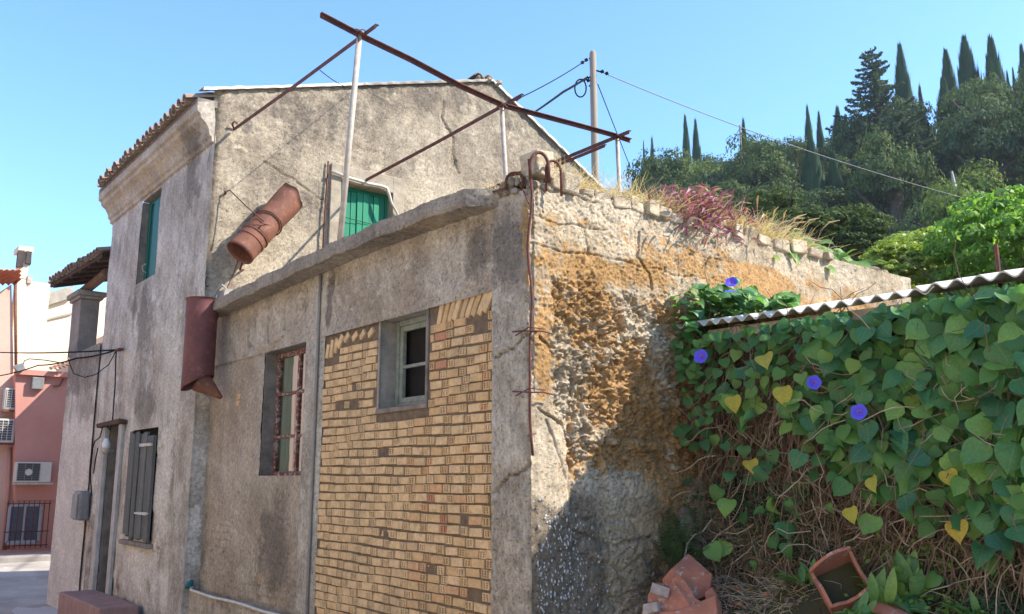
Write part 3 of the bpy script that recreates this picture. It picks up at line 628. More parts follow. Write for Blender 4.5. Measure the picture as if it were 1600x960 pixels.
# street wall
DO = (8.31, 8.93, -.4, 2.31)
relief('corner_strip', MAT['concrete'], house, (5.44, 5.98), (-.35, 3.0), .02, fX(HX-.035), lambda u, v: .012*fbm(u*5, v*4, 4, 190)-.03*ss(5.93, 5.98, u)-.04*crack(u, v, [(5.9, 2.9), (5.92, 2.2), (5.88, 1.4), (5.9, .7)], .04), lambda u, v: (u*0, .4+0*u, .2+.3*fbm(u*2, v*2, 2, 191)))
relief('corner_strip', MAT['street_wall'], house, (-.165, .06), (-.35, 3.44), .02, fY(5.45), lambda u, v: .006*fbm(u*7, v*7, 3, 192), lambda u, v: (u*0, .3+0*u, .3+0*u))
h_ = lambda x, y, X=HX: pX(x, y, X)
UW = (h_(247, 370)[1]+.02, h_(218, 370)[1]-.02, h_(228, 437)[2], h_(236, 306)[2]); LW = (h_(240, 760)[1]-.02, h_(203, 760)[1]+.05, h_(220, 842)[2], h_(226, 674)[2]+.03)
print('UW', UW, 'LW', LW)
def dstr(u, v):
    d = .015*fbm(u*1.5, v*1.5, 4, 150)+.005*fbm(u*9, v*9, 4, 151)
    pat = ss(.05, .15, fbm(u*1.8+3, v*1.8, 4, 152)+.5*ss(2.0, .6, v)-.25); d = d-.015*pat*(v < 3)
    d = d-.05*crack(u, v, [(6.15, 3.0), (6.1, 2.4), (6.2, 1.9), (6.15, 1.3), (6.25, .9)], .05)-.04*crack(u, v, [(6.95, 1.95), (6.9, 1.6), (7.0, 1.3), (6.8, .9)], .03)-.03*crack(u, v, [(6.1, .95), (6.8, .75), (7.4, .8)], .02)
    d = d+.03*((u < 6.02) & (v < 3.1))+.02*((u > 8.7) & (u < 8.95) & (v > .3) & (v < 2.2))
    return d
def mstr(u, v):
    g = blob(u, v, 6.5, 1.6, .45, .9, .75)+blob(u, v, 7.4, .55, .8, .5, .6)+blob(u, v, 6.4, 4.2, .25, .8, .4)+blob(u, v, 8.8, 1.2, .4, 1.2, .7)+blob(u, v, 9.3, 1.8, .6, 1., .5)+blob(u, v, 9.7, 4.5, .4, 1.2, .5)
    b_ = blob(u, v, 7.8, 3.75, .12, .5, .6)+blob(u, v, 8.2, 3.9, .08, .4, .5)+.35*ss(.25, .0, v-.6+.3*fbm(u*3, v, 2, 155))+blob(u, v, 7.5, 3.3, .55, 1.1, .55)+blob(u, v, 8.2, 3.6, .9, .6, .25)+blob(u, v, 6.3, 5.2, .4, .7, .6)+blob(u, v, 5.9, 3.9, .15, 1.2, .4)+blob(u, v, 7.3, 2.45, .5, .25, .75)+.3*ss(.4, 0, v)
    o = blob(u, v, 6.9, 1.5, .25, .6, .35)+blob(u, v, 6.6, 2.3, .3, .4, .25)
    return o, g, b_
relief('street_wall', MAT['street_wall'], house, (5.50, HE), (-.35, 5.62), .02, fX(HX), dstr, mstr, lambda u, v: ~inw(u, v, UW) & ~inw(u, v, LW) & ~inw(u, v, DO))
obj('end_wall', MB().box(-.08, 6, HE-.02, HE+.02, 0, 5.7).box(7.5, 7.6, HY+.1, HE, 0, 5.2), MAT['street_wall'], house)
def reveal2(w_, x0, dep, par):
    y0, y1, z0, z1 = w_; t = .04
    obj('reveal', MB().box(x0+.01, x0+dep+.05, y1, y1+t, z0, z1).box(x0+.01, x0+dep+.05, y0-t, y0, z0, z1).box(x0+.012, x0+dep+.05, y0, y1, z1, z1+t).box(x0+.012, x0+dep+.05, y0, y1, z0-t, z0), MAT['reveal'], par, bevel=.005)
reveal2(UW, HX, .14, house); reveal2(LW, HX, .08, house)
w2 = obj('window', MB().box(HX+.16, HX+.18, UW[0], UW[1], UW[2], UW[3]), MAT['dark'], house); w2['label'] = 'upper street window with dark green shutters standing ajar'
ym = UW[0]+.28*(UW[1]-UW[0])
obj('frame', MB().box(HX+.09, HX+.15, UW[1]-.10, UW[1], UW[2], UW[3]).box(HX+.09, HX+.15, UW[0], UW[1]-.1, UW[3]-.05, UW[3]), MAT['green2'], w2, bevel=.004)
obj('shutter', MB().box(HX+.07, HX+.10, UW[0]+.01, UW[0]+(UW[1]-UW[0])*.62, UW[2]+.01, UW[3]-.05), MAT['green2'], w2, bevel=.006)
obj('shutter', MB().box(HX+.11, HX+.14, UW[0]+(UW[1]-UW[0])*.60, UW[1]-.10, UW[2]+.01, UW[3]-.05), MAT['green2'], w2, bevel=.006)
b = MB(); p = h_(227, 420, HX-.01); b.tube([(p[0]+.02, p[1]+.02, p[2]-.05), (p[0]-.03, p[1], p[2]-.03), (p[0]-.04, p[1], p[2]+.03), (p[0]-.0, p[1]-.02, p[2]+.06)], .008, 6); obj('shutter_catch', b, MAT['galv'], w2)
w3 = obj('window', MB().box(HX+.09, HX+.1, LW[0], LW[1], LW[2], LW[3]), MAT['dark'], house); w3['label'] = 'ground floor window closed by weathered grey board shutters'
nb = 8; sy = (LW[1]-LW[0]+.10)/nb
for k in range(nb):
    a = LW[0]-.03+k*sy; zt = LW[3]-.03+random.uniform(-.05, .02)-.05*(k < 2)
    obj('board', MB().box(HX-.05+.012*(k % 2)+(.02 if k > 4 else 0), HX-.015+.01*(k % 2), a+.004, a+sy-.004, LW[2]+random.uniform(-.03, .03), zt, .003), MAT['greywood'], w3, bevel=.003)
MAT['whitebat'] = m_flat('white_batten', (.6, .6, .57), (.4, .4, .38), 20, .8, .003)
for zz in (LW[3]-.22, LW[2]+.28):
    obj('batten', MB().box(HX-.075, HX-.052, LW[0]-.02, LW[0]+3.2*sy, zz, zz+.03, .008), MAT['whitebat'], w3)
obj('lower_sill', MB().box(HX-.05, HX+.08, LW[0]-.1, LW[1]+.08, LW[2]-.09, LW[2]-.035, .005), MAT['reveal'], house, bevel=.008)
# moulded cornice
cz = 5.42
cp = [(HX+.02, 5.36), (HX-.03, 5.38), (HX-.035, 5.43), (HX-.06, 5.45), (HX-.075, 5.52), (HX-.11, 5.58), (HX-.17, 5.63), (HX-.18, 5.68), (HX-.215, 5.70), (HX-.22, 5.80), (HX-.03, 5.86)]
def cprof(y):
    o = []
    for a, c in zip(cp[:-1], cp[1:]):
        for t in range(4): o.append((a[0]+(c[0]-a[0])*t/4, a[1]+(c[1]-a[1])*t/4))
    return o+[cp[-1]]
MAT['cornice'] = m_plaster('cornice_plaster', (.40, .31, .21), (.17, .14, .11), (.50, .44, .36), pale=.8, dark=.9, chip=.1, bump=.006, streak=.3, orange=(.42, .25, .11))
strip_surface('cornice', MAT['cornice'], house, np.linspace(HY-.05, HE+.05, 190), cprof, .004, 160, lambda y, z: np.stack([blob(y, z, 7.3, 5.5, 1.2, .2, .5), blob(y, z, 9, 5.5, .8, .3, .4), blob(y, z, 6.0, 5.5, .5, .3, .8)], -1))
obj('cornice_end', MB().add([(x_, HY-.06, z_) for x_, z_ in cp]+[(x_, HY+.0, z_) for x_, z_ in cp], [tuple(range(11)), tuple(range(11, 22))[::-1]]+[(i, i+11, (i+1) % 11+11, (i+1) % 11) for i in range(11)]), MAT['cornice'], house)
# roof: sheet of barrel tiles; the two lowest tiles of every row are tiles of their own
s = N('clay_roof_tile'); x = s.ramp(s.rnd(), (0, (.30, .20, .14)), (.4, (.36, .26, .19)), (.7, (.25, .17, .13)), (1, (.42, .32, .24)))
s.col(s.mix(s.ramp(s.noise(9, 8, .7), (.4, 0), (.66, .85)), x, (.20, .17, .14))).rgh(.92).bump(s.noise(50, 5), .6, .004); MAT['tile'] = s.m
def roof_z(x_): return 5.93+.315*(x_+.36)
rows = int((HE-HY+.1)/.178); b = MB()
V = []; Fq = []
ny = rows*8+1; xs = np.linspace(-.30, 3.9, 30)
for i, x_ in enumerate(xs):
    for k in range(ny):
        y = HY-.02+(HE+.12-HY)*k/(ny-1); V.append((x_, y+.1, roof_z(x_)+.045*abs(math.sin(math.pi*k/8))+.03*((i % 2))*.3))
Fq = [(i*ny+k, i*ny+k+1, (i+1)*ny+k+1, (i+1)*ny+k) for i in range(29) for k in range(ny-1)]
obj('roof', MB().add(V, Fq), MAT['tile'], house)
obj('roof', MB().box(3.85, 7.7, HY-.02, HE, 5.1, 5.12).add([(3.88, HY-.03, 7.30), (7.7, HY-.03, 5.22), (7.7, HE, 5.22), (3.88, HE, 7.30)], [(0, 1, 2, 3)]), MAT['tile'], house)
def barrel(L=.36, r0=.075, r1=.06, n=7, t=.014):
    V = []; 
    for x_, r in ((0, r0), (L, r1)):
        for rr in (r, r-t):
            for k in range(n+1):
                a = math.pi*k/n; V.append((x_, math.cos(a)*rr, math.sin(a)*rr*.85))
    m_ = n+1; Fc = []
    for k in range(n):
        Fc += [(k, k+1, 2*m_+k+1, 2*m_+k), (m_+k+1, m_+k, 3*m_+k, 3*m_+k+1), (k+1, k, m_+k, m_+k+1), (2*m_+k, 2*m_+k+1, 3*m_+k+1, 3*m_+k)]
    me = bpy.data.meshes.new('roof_tile'); me.from_pydata(V, [], Fc); me.materials.append(MAT['tile']); return me
BT = barrel(); pan = barrel(.34, .07, .058)
sl_ = math.atan(.315)
def tile_row(parent, p0, dy, n, along, slope, up=2, rot=0., rr=random.Random(9)):
    for k in range(n):
        for q in range(up):
            P = Vector(p0)+Vector(along)*(k+.0)+Vector((math.cos(rot)*q*.30, math.sin(rot)*q*.30, q*.30*math.tan(slope)))
            M0 = Matrix.Translation(P+Vector((rr.uniform(-.02, .02), rr.uniform(-.008, .008), rr.uniform(-.006, .01)+.02*q*0))) @ Matrix.Rotation(rot, 4, 'Z') @ Matrix.Rotation(-slope+R(rr.uniform(-3, 3)), 4, 'Y') @ Matrix.Rotation(R(rr.uniform(-4, 4)), 4, 'Z')
            inst('roof_tile', BT, parent, M0)
            if q == 0:
                M1 = Matrix.Translation(P+Vector(along)*.5+Vector((.01+rr.uniform(-.015, .015), 0, .015))) @ Matrix.Rotation(rot, 4, 'Z') @ Matrix.Rotation(-slope, 4, 'Y') @ Matrix.Rotation(math.pi, 4, 'X')
                inst('roof_tile', pan, parent, M1)
tile_row(house, (-.43, HY+.13, 5.875), .178, rows-1, (0, .178, 0), sl_)
obj('eave_mortar', MB().box(-.33, -.1, HY-.03, HE+.08, 5.80, 5.875, .006), MAT['cornice'].copy() if 0 else MAT['reveal'], house)
# verge of the gable
def vprof(n0, n1, u0, u1, mt, nm, up, seed):
    V = []; n_ = int((u1-u0)/.03)+1
    for i in range(n_):
        u = u0+(u1-u0)*i/(n_-1); z = float(ztop(np.array(u))); w_ = up+.012*float(fbm(np.array([u*6]), np.array([.5]), 3, seed)[0])*2
        for (dy, dz) in ((-.045, -.02), (-.055, w_*.6), (-.02, w_), (.15, w_+.01)): V.append((u, HY+dy+.008*math.sin(u*31+dz*50), z+dz))
    Fv = [(i*4+k, (i+1)*4+k, (i+1)*4+k+1, i*4+k+1) for i in range(n_-1) for k in range(3)]
    return obj(nm, MB().add(V, Fv), mt, house, smooth=True)
MAT['whitewash'] = m_flat('whitewashed_verge', (.78, .74, .66), (.55, .5, .42), 12, .9, .006)
vprof(0, 0, -.28, 1.75, MAT['whitewash'], 'verge', .018, 170); vprof(0, 0, 1.75, 3.8, MAT['gable2'] if 'gable2' in MAT else MAT['reveal2'], 'verge', .03, 171); vprof(0, 0, 3.8, 7.5, MAT['whitewash'], 'verge', .02, 172)
b = MB(); rv = random.Random(4)
for k in range(16): u = rv.uniform(3.6, 3.98); lump(b, u, HY+rv.uniform(-.03, .1), float(ztop(np.array(u)))+rv.uniform(.0, .05), rv.uniform(.03, .06), rv)
obj('ridge_mortar', b, MAT['rubblebits'], house)
for u in (3.72, 3.9): inst('roof_tile', BT, house, Matrix.Translation((u-.1, HY-.02, 7.28+.02*(u > 3.8))) @ Matrix.Rotation(math.pi/2, 4, 'Z') @ Matrix.Rotation(R(8), 4, 'X'))

# white pipe round the green window and rusty rod
q = lambda x, y, o=.08: tuple(pY(x, y, HY-o))
b = MB(); b.tube([q(518, 268), q(545, 278), q(575, 287), q(596, 291), q(604, 294), q(607, 302), q(612, 318), q(620, 332), q(625, 348, .04)], [.02]*4+[.024, .024, .016, .014, .012], 9)
o_ = obj('drain_pipe', b, MAT['whitepipe'], None, loc=q(596, 291), smooth=True); tag(o_, 'white plastic pipe bent across the top of the green shuttered gable window', 'pipe')
b = MB(); b.tube([q(513, 252, .03), q(510, 300, .03), q(506, 360, .04), q(504, 400, .04)], .011, 6); o_ = obj('steel_rod', b, MAT['rust'], None, loc=q(504, 400, .04), smooth=True); tag(o_, 'thin rusty rod standing upright beside the green shuttered gable window', 'rod')

# hanging rusty stovepipe
P0 = Vector(pY(456, 308, HY-.24)); P1 = Vector(pY(374, 396, HY-.30))
ax = (P1-P0).normalized(); Lp = (P1-P0).length
def shell(P0, ax, L, r, n=28, m_=10, t=.006, prof=None, cut=None, flat=1.0):
    u = (ax.cross(Vector((0, 0, 1))) if abs(ax.z) < .99 else Vector((1, 0, 0))).normalized(); w_ = ax.cross(u); V = []
    for s_ in (0, 1):
        for i in range(m_+1):
            for k in range(n):
                a = 2*math.pi*k/n; l = L*i/m_
                if cut: l = l*(1+cut(a)*(i/m_ if i/m_ > .5 else 0)) if False else l+cut(a, i/m_)
                rr = r-(t if s_ else 0)+(prof(i/m_) if prof else 0)
                V.append(P0+ax*l+(u*math.cos(a)+w_*math.sin(a)*flat)*rr)
    Fs = []; off = (m_+1)*n
    for s_ in (0, 1):
        for i in range(m_):
            for k in range(n):
                f = (i*n+k, i*n+(k+1) % n, (i+1)*n+(k+1) % n, (i+1)*n+k); f = tuple(x_+s_*off for x_ in f); Fs.append(f if s_ == 0 else f[::-1])
    for i in (0, m_):
        for k in range(n): Fs.append((i*n+k, i*n+(k+1) % n, off+i*n+(k+1) % n, off+i*n+k))
    return MB().add(V, Fs)
tp = thing('stovepipe', 'rusty red sheet-metal stovepipe wired slantwise on the sunlit gable wall', 'pipe', tuple(P1))
obj('pipe_shell', shell(P0, ax, Lp*.74, .155, cut=lambda a, t: (.05*math.sin(a*1)+.015*math.sin(a*5))*(1-t)-.0, prof=lambda t: .004*math.sin(t*9)+.012*(1-t)), MAT['rust_pipe'], tp, smooth=True)
obj('pipe_collar', shell(P0+ax*Lp*.70, ax, Lp*.30, .162, m_=8, prof=lambda t: .004*(t > .8)+.006*math.exp(-((t-.25)/.08)**2)), MAT['rust_pipe'], tp, smooth=True)
for t_, rr in ((.715, .168), (.80, .165)):
    c0 = P0+ax*Lp*t_; u = ax.cross(Vector((0, 0, 1))).normalized(); w_ = ax.cross(u)
    obj('band', MB().tube([c0+(u*math.cos(a)+w_*math.sin(a))*rr for a in np.linspace(0, 2*math.pi, 25)], .007, 5, False), MAT['rust_pipe'], tp, smooth=True)
c0 = P0+ax*Lp*.48; hook = Vector(pY(352, 300, HY-.02))
u = ax.cross(Vector((0, 0, 1))).normalized(); w_ = ax.cross(u)
ring = [c0+(u*math.cos(a)+w_*math.sin(a))*.172+ax*.05*math.cos(a) for a in np.linspace(-.3, 2*math.pi-.3, 25)]
obj('wire', MB().tube(ring, .009, 5, False).tube([hook, hook+Vector((.03, -.06, .01)), hook.lerp(Vector(pY(410, 347, HY-.42)), .55)+Vector((0, 0, .03)), Vector(pY(412, 346, HY-.44))], .007, 5).tube([Vector(pY(400, 340, HY-.43)), Vector(pY(412, 350, HY-.45)), Vector(pY(424, 352, HY-.42))], .006, 5).tube([Vector(pY(404, 358, HY-.45)), Vector(pY(412, 348, HY-.46))], .005, 5), MAT['rust'], tp, smooth=True)
b = MB(); b.tube([q(366, 203, .0), q(363, 194, .05), q(366, 190, .07), q(371, 193, .06)], .012, 6); obj('wall_hook', b, MAT['rust'], house, smooth=True)
b = MB(); b.tube([q(352, 303, .0), q(352, 299, .04)], .013, 6); obj('wall_hook', b, MAT['rust'], house, smooth=True)
b = MB(); p = q(378, 412, .2); b.tube([p, (p[0]+.02, p[1]+.1, p[2]-.05), (p[0]+.1, HY, p[2]-.02)], .012, 6); obj('bracket', b, MAT['rust'], tp)

# big rusty downpipe at the junction
DX, DY = -.27, 4.98
dp_ = thing('downpipe_section', 'wide dark rusty downpipe hanging at the left end of the annex roof slab', 'pipe', (DX, DY, 2.6))
top = pX(313, 470, DX)[2]; bot = pX(313, 598, DX)[2]
DY = pX(313, 530, DX)[1]; BASE[dp_.name] = Vector((DX, DY, bot)); dp_.location = (DX, DY, bot)
rr = .165
obj('pipe_shell', shell(Vector((DX, DY, top)), Vector((0, 0, -1)), top-bot, rr, n=32, m_=24, cut=lambda a, t: (t**6)*(-.08*math.sin(a+.9)), prof=lambda t: .010*(t < .03)+.006*math.exp(-((t-.22)/.015)**2)-.006*(t > .24)), MAT['rust_pipe2'], dp_, smooth=True)
obj('lid', MB().add([(DX+math.cos(a)*rr*.98, DY+math.sin(a)*rr*.98, top-.03) for a in np.linspace(0, 2*math.pi, 24)[:-1]], [tuple(range(23))]), MAT['rust_pipe2'], dp_)
obj('elbow', shell(Vector((DX+.02, DY-.03, bot+.02)), Vector((.55, -.35, -.5)).normalized(), .28, .12, n=20, m_=6, prof=lambda t: -.10*t), MAT['rust_pipe'], dp_, smooth=True)
b = MB(); b.tube([(DX+.1, DY-.02, top+.0), (DX+.12, DY-.05, top+.10), (DX+.16, DY-.1, top+.16), (DX+.2, DY-.12, top+.12), (DX+.2, DY-.12, top)], .014, 6).box(DX+.14, DX+.32, DY-.22, DY-.02, top-.02, top+.1, .01)
obj('bracket', b, MAT['reveal2'], dp_)
b = MB(); pts = [Vector(q(376, 395, .15)), Vector(q(366, 425, .12)), Vector(q(355, 450, .08)), Vector((DX+.2, DY-.12, top+.12))]; b.tube(pts, .006, 5)
pts = [Vector(q(324, 440, .02))+Vector((.02*math.cos(a), 0, .06*math.sin(a))) for a in np.linspace(2, 5.5, 8)]; b.tube(pts, .006, 5)
o_ = obj('loose_wire', b, MAT['rust'], None, loc=q(366, 425, .12)); tag(o_, 'loose thin wire hanging between the slanted stovepipe and the roof slab', 'wire')

# ------------------------------------------------------------------ loggia extension at the far end of the street front
EX = HX-.03
EY1 = 12.2
ext = thing('loggia_wing', 'low rendered wing with square pillar and small tiled loggia roof, left of the house', 'building', (0, HE, 0))
zl = pX(135, 545, EX)[2]; print('zl', zl)
py0 = pX(125, 500, EX)[1]; py1 = pX(112, 500, EX)[1]; zc = pX(135, 462, EX)[2]; print('pillar', py0, py1, zc)
EY1 = max(py1+.02, pX(90, 780, EX)[1]); print('EY1', EY1)
obj('seam_fill', MB().box(HX+.0, .2, HE-.12, HE+.12, -.4, zl), MAT['street_wall'], ext)
relief('street_wall', MAT['street_wall'], ext, (HE, EY1), (-.4, zl), .025, fX(EX), lambda u, v: .012*fbm(u*2, v*2, 4, 180)+.004*fbm(u*9, v*9, 3, 181)-.05*ss(EY1-.12, EY1, u),
       lambda u, v: (u*0, .75*ss(2.75, 2.3, v+.2*fbm(u*2, v*2, 2, 184)), .7*ss(2.6, 3.0, v+.2*fbm(u*2, v*2, 2, 184))))
obj('side_wall', MB().box(EX+.03, 5.0, EY1-.06, EY1, -.4, zl-.01).box(EX+.05, 5.0, HE+.03, EY1-.07, zl-.08, zl-.03), MAT['street_wall'], ext)
PXR = pY(154, 500, py0)[0]; print('PXR', PXR)
pl = obj('pillar', MB().box(EX-.01, PXR, py0, py1, zl-.02, zc, .006), MAT['pillar'] if 'pillar' in MAT else m_flat('pillar_render', (.33, .27, .22), (.17, .15, .14), 2.2, .9, .01), ext, bevel=.012)
obj('capital', MB().box(EX-.05, PXR+.04, py0-.05, py1+.05, zc, zc+.05, .004).box(EX-.09, PXR+.08, py0-.09, py1+.09, zc+.05, zc+.13, .006), MAT['reveal2'], pl, bevel=.015)
# loggia roof
A_ = Vector(pX(173, 384, -.22)); B_ = Vector(pX(79, 441, -.52)); A_.y = max(A_.y, HE+.02)
print('logg', A_, B_)
al = (B_-A_); nrow = 15; inn = Vector((1, .12, 0)).normalized()
V = []; ny = nrow*6+1
for i in range(14):
    for k in range(ny):
        p = A_+al*(k/(ny-1))+inn*(.04+i*.2); V.append((p.x, p.y, p.z+.03+i*.2*.30+.03*abs(math.sin(math.pi*k/6))))
obj('roof', MB().add(V, [(i*ny+k, i*ny+k+1, (i+1)*ny+k+1, (i+1)*ny+k) for i in range(13) for k in range(ny-1)]), MAT['tile'], ext)
tile_row(ext, tuple(A_+al/nrow*.3+Vector((-.05, 0, .0))), 0, nrow, tuple(al/nrow), math.atan(.30), 2, .1, random.Random(3))
obj('soffit', MB().add([tuple(A_+Vector((0, 0, -.02))), tuple(B_+Vector((0, 0, -.02))), tuple(B_+inn*2.6+Vector((0, 0, .72))), tuple(A_+inn*2.6+Vector((0, 0, .72)))], [(0, 1, 2, 3)]), MAT['dark_timber'], ext)
for k in range(6):
    p = A_+al*(.06+.17*k); e = p+inn*2.2
    obj('rafter', MB().add([(p.x, p.y+a, p.z-.03-c) for a in (0, .08) for c in (0, .10)]+[(e.x, e.y+a, e.z+.60-c) for a in (0, .08) for c in (0, .10)], [(0, 1, 3, 2), (4, 6, 7, 5), (0, 4, 5, 1), (2, 3, 7, 6), (0, 2, 6, 4), (1, 5, 7, 3)]), MAT['dark_timber'], ext)
obj('fascia', MB().add([tuple(A_+Vector((-.0, 0, -.02))), tuple(B_+Vector((0, 0, -.02))), tuple(B_+Vector((.0, 0, -.09))), tuple(A_+Vector((0, 0, -.09))), tuple(A_+Vector((.03, 0, -.02))), tuple(B_+Vector((.03, 0, -.02))), tuple(B_+Vector((.03, 0, -.09))), tuple(A_+Vector((.03, 0, -.09)))], [(0, 1, 2, 3), (4, 7, 6, 5), (0, 4, 5, 1), (3, 2, 6, 7)]), MAT['dark_timber'], ext)
b = MB(); p0 = Vector(pX(128, 458, EX+.1)); p1 = Vector(pX(168, 426, EX+.1)); b.tube([p0, p1], .075, 8); obj('beam', b, MAT['timber'], ext)
# doorway
dr = obj('door', MB().box(EX+.16, EX+.19, DO[0], DO[1], DO[2], DO[3]), m_flat('grey_door', (.17, .165, .165), (.11, .11, .11), 3, .8, .004), house)
reveal2(DO, HX, .14, house)
b = MB(); d0, d1 = DO[0], DO[1]
obj('door_jamb', MB().box(EX-.02, EX+.03, d1, d1+.16, -.4, DO[3], .006).box(EX-.02, EX+.03, d0-.14, d0, -.4, DO[3], .006), m_flat('pale_jamb', (.46, .44, .41), (.32, .3, .28), 5, .9, .006), house, bevel=.006)
obj('door_lintel', MB().box(EX-.07, EX+.03, d0-.2, d1+.3, DO[3], DO[3]+.06, .01), MAT['dark_timber'], house, bevel=.006)
# lamp, meter box, step
p = pX(166, 696, EX-.09); lt = thing('door_lamp', 'small white glass door lamp under the lintel of the grey doorway', 'lamp', tuple(p))
MAT['opal'] = m_flat('opal_glass', (.7, .7, .68), (.6, .6, .58), 4, .3, 0)
b = MB(); b.tube([p+np.array((0, 0, z)) for z in (.09, .06, .02, -.03, -.05)], [.025, .035, .052, .052, .02], 12); obj('lamp_shade', b, MAT['opal'], lt, smooth=True)
b = MB(); b.tube([p+np.array((0, 0, z)) for z in (-.04, -.07, -.12)], [.06, .055, .035], 12).tube([p+np.array((0, 0, -.09)), p+np.array((.1, 0, -.07))], .012, 6); obj('lamp_base', b, MAT['galv'], lt, smooth=True)
p = pX(133, 790, EX-.02); mb = thing('meter_box', 'small grey electricity meter box fixed left of the grey doorway', 'box', tuple(p))
MAT['greybox'] = m_flat('grey_plastic_box', (.22, .22, .215), (.15, .15, .15), 6, .5, .002)
hx = .17; 
obj('box_body', MB().box(p[0]-.12, p[0]+.02, p[1]-hx, p[1]+hx, p[2]-.20, p[2]+.20, .004), MAT['greybox'], mb, bevel=.03)
obj('box_cover', MB().box(p[0]-.145, p[0]-.118, p[1]-hx+.03, p[1]+hx-.03, p[2]-.17, p[2]+.16, .003), MAT['greybox'], mb, bevel=.01)
st = obj('door_step', MB().box(EX-.45, EX-.01, pX(165, 940, EX-.4)[1]+.05, pX(98, 940, EX-.4)[1], -.45, pX(130, 937, EX-.4)[2], .005), m_flat('pink_step', (.36, .21, .18), (.24, .15, .13), 7, .9, .006), None, loc=(EX-.3, 10, -.4), bevel=.02)
tag(st, 'low pinkish step in front of the grey doorway', 'step')

# cables on the left
def cable(pts, r, label, name='cable', sag=0., n=10, mat='black', grp=None, cat='cable'):
    b = MB()
    for seg in (pts if isinstance(pts[0][0], (tuple, list, np.ndarray, Vector)) else [pts]):
        P = []
        for a, c in zip(seg[:-1], seg[1:]):
            a, c = Vector(a), Vector(c)
            for t in range(n): s_ = t/n; P.append(a.lerp(c, s_)-Vector((0, 0, sag*4*s_*(1-s_)*(c-a).length)))
        P.append(Vector(seg[-1])); b.tube(P, r, 5)
    o_ = obj(name, b, MAT[mat], None, loc=tuple(P[0]), smooth=True); return tag(o_, label, cat, grp)
e = lambda x, y, X=EX-.06: pX(x, y, X)
hub = e(182, 547)
cable([pY(-30, 549, 19), hub], .012, 'upper of the two thin black cables crossing to the bracket on the left facade', sag=.004)
cable([pY(-30, 590, 19), e(60, 571), e(120, 560), hub], .012, 'lower thin black cable slanting up to the bracket on the left facade', sag=.01)
cable([hub, e(181, 560), e(180, 600), e(176, 655), e(172, 672), e(166, 664), e(160, 668), e(156, 684), e(148, 690), e(145, 700), e(141, 735), e(143, 775)], .009, 'black cable running down the facade to the grey meter box', n=3)
cable([hub, e(170, 570), e(150, 585), e(132, 590), e(115, 584), e(106, 560), e(108, 542)], .007, 'loose black cable looping below the bracket beside the pillar', n=3)
cable([e(146, 740), e(150, 715), e(153, 700)], .008, 'short black cable rising from the meter box to the door lamp', n=3)
b = MB(); b.box(EX-.07, EX, hub[1]-.14, hub[1]+.06, hub[2]-.012, hub[2]+.012); o_ = obj('cable_bracket', b, MAT['rust'], None, loc=tuple(hub)); tag(o_, 'small iron bracket where the black cables meet on the left facade', 'bracket')

# ------------------------------------------------------------------ houses at the far end of the street
def m_wash(name, c, c2, sc=1.2): return m_flat(name, c, c2, sc, .9, .006)
MAT['cream'] = m_wash('cream_render', (.72, .62, .46), (.64, .54, .40)); MAT['pink'] = m_wash('pink_render', (.50, .25, .20), (.44, .21, .17)); MAT['salmon'] = m_wash('salmon_render', (.62, .40, .31), (.55, .34, .26))
s = N('orange_roof_tile'); s.col(s.mix(s.noise(6, 6), (.55, .20, .11), (.42, .15, .08))).rgh(.8); MAT['otile'] = s.m
Yc, Yp = 20.6, 19.0
pc = lambda x, y: pY(x, y, Yc); pp_ = lambda x, y: pY(x, y, Yp)
ch = thing('cream_house', 'tall cream rendered house with a gable, rising behind the pink house wall', 'building', (1, Yc, 0))
P = [pc(26, 700), pc(26, 508), pc(48, 480), pc(120, 463), pc(240, 463), pc(240, 700)]
obj('wall', MB().add([tuple(p) for p in P]+[(p[0], Yc+5, p[2]) for p in P], [tuple(range(6)), tuple(range(6, 12))[::-1]]+[(i, (i+1) % 6, 6+(i+1) % 6, 6+i) for i in range(6)]), MAT['cream'], ch)
MAT['greycope'] = m_flat('grey_coping', (.42, .38, .31), (.28, .25, .2), 5, .9, .01)
P = [pc(30, 510), pc(49, 486), pc(112, 466), pc(112, 448), pc(50, 466), pc(44, 478)]
obj('coping', MB().add([(p[0], Yc-.15, p[2]) for p in P]+[(p[0], Yc+.3, p[2]) for p in P], [tuple(range(6)), tuple(range(6, 12))[::-1]]+[(i, (i+1) % 6, 6+(i+1) % 6, 6+i) for i in range(6)]), MAT['greycope'], ch)
P = [pc(30, 511), pc(112, 492), pc(112, 489), pc(30, 508)]
obj('ledge', MB().add([(p[0], Yc-.06, p[2]) for p in P]+[(p[0], Yc+.3, p[2]) for p in P], [(0, 1, 2, 3), (0, 4, 5, 1), (3, 2, 6, 7)]), MAT['greycope'], ch)
a, c = pc(19, 450), pc(46, 392)
chim = obj('chimney', MB().box(a[0]+.05, c[0]-.04, Yc-.3, Yc+.15, a[2]-2, c[2]-.12, .01), MAT['cream'], ch, bevel=.02)
obj('chimney_cap', MB().box(a[0]-.02, c[0]+.03, Yc-.36, Yc+.2, c[2]-.13, c[2]+.02, .01), MAT['cream'], chim, bevel=.02)
MAT['dark_brown'] = m_flat('dark_brown_render', (.09, .07, .055), (.05, .04, .035), 8, .95, .01)
obj('chimney_opening', MB().box(a[0]-.01, a[0]+.14, Yc-.372, Yc-.2, c[2]-.52, c[2]-.1, .01).box(c[0]-.12, c[0]+.0, Yc-.372, Yc-.2, c[2]-.42, c[2]-.1, .01), MAT['dark_brown'], chim)  # solid dark brown boxes set as the openings
a = pc(25, 440); c = pc(50, 700); obj('chimney_breast', MB().box(a[0], c[0], Yc-.25, Yc-.02, c[2], a[2], .01), MAT['cream'], ch)
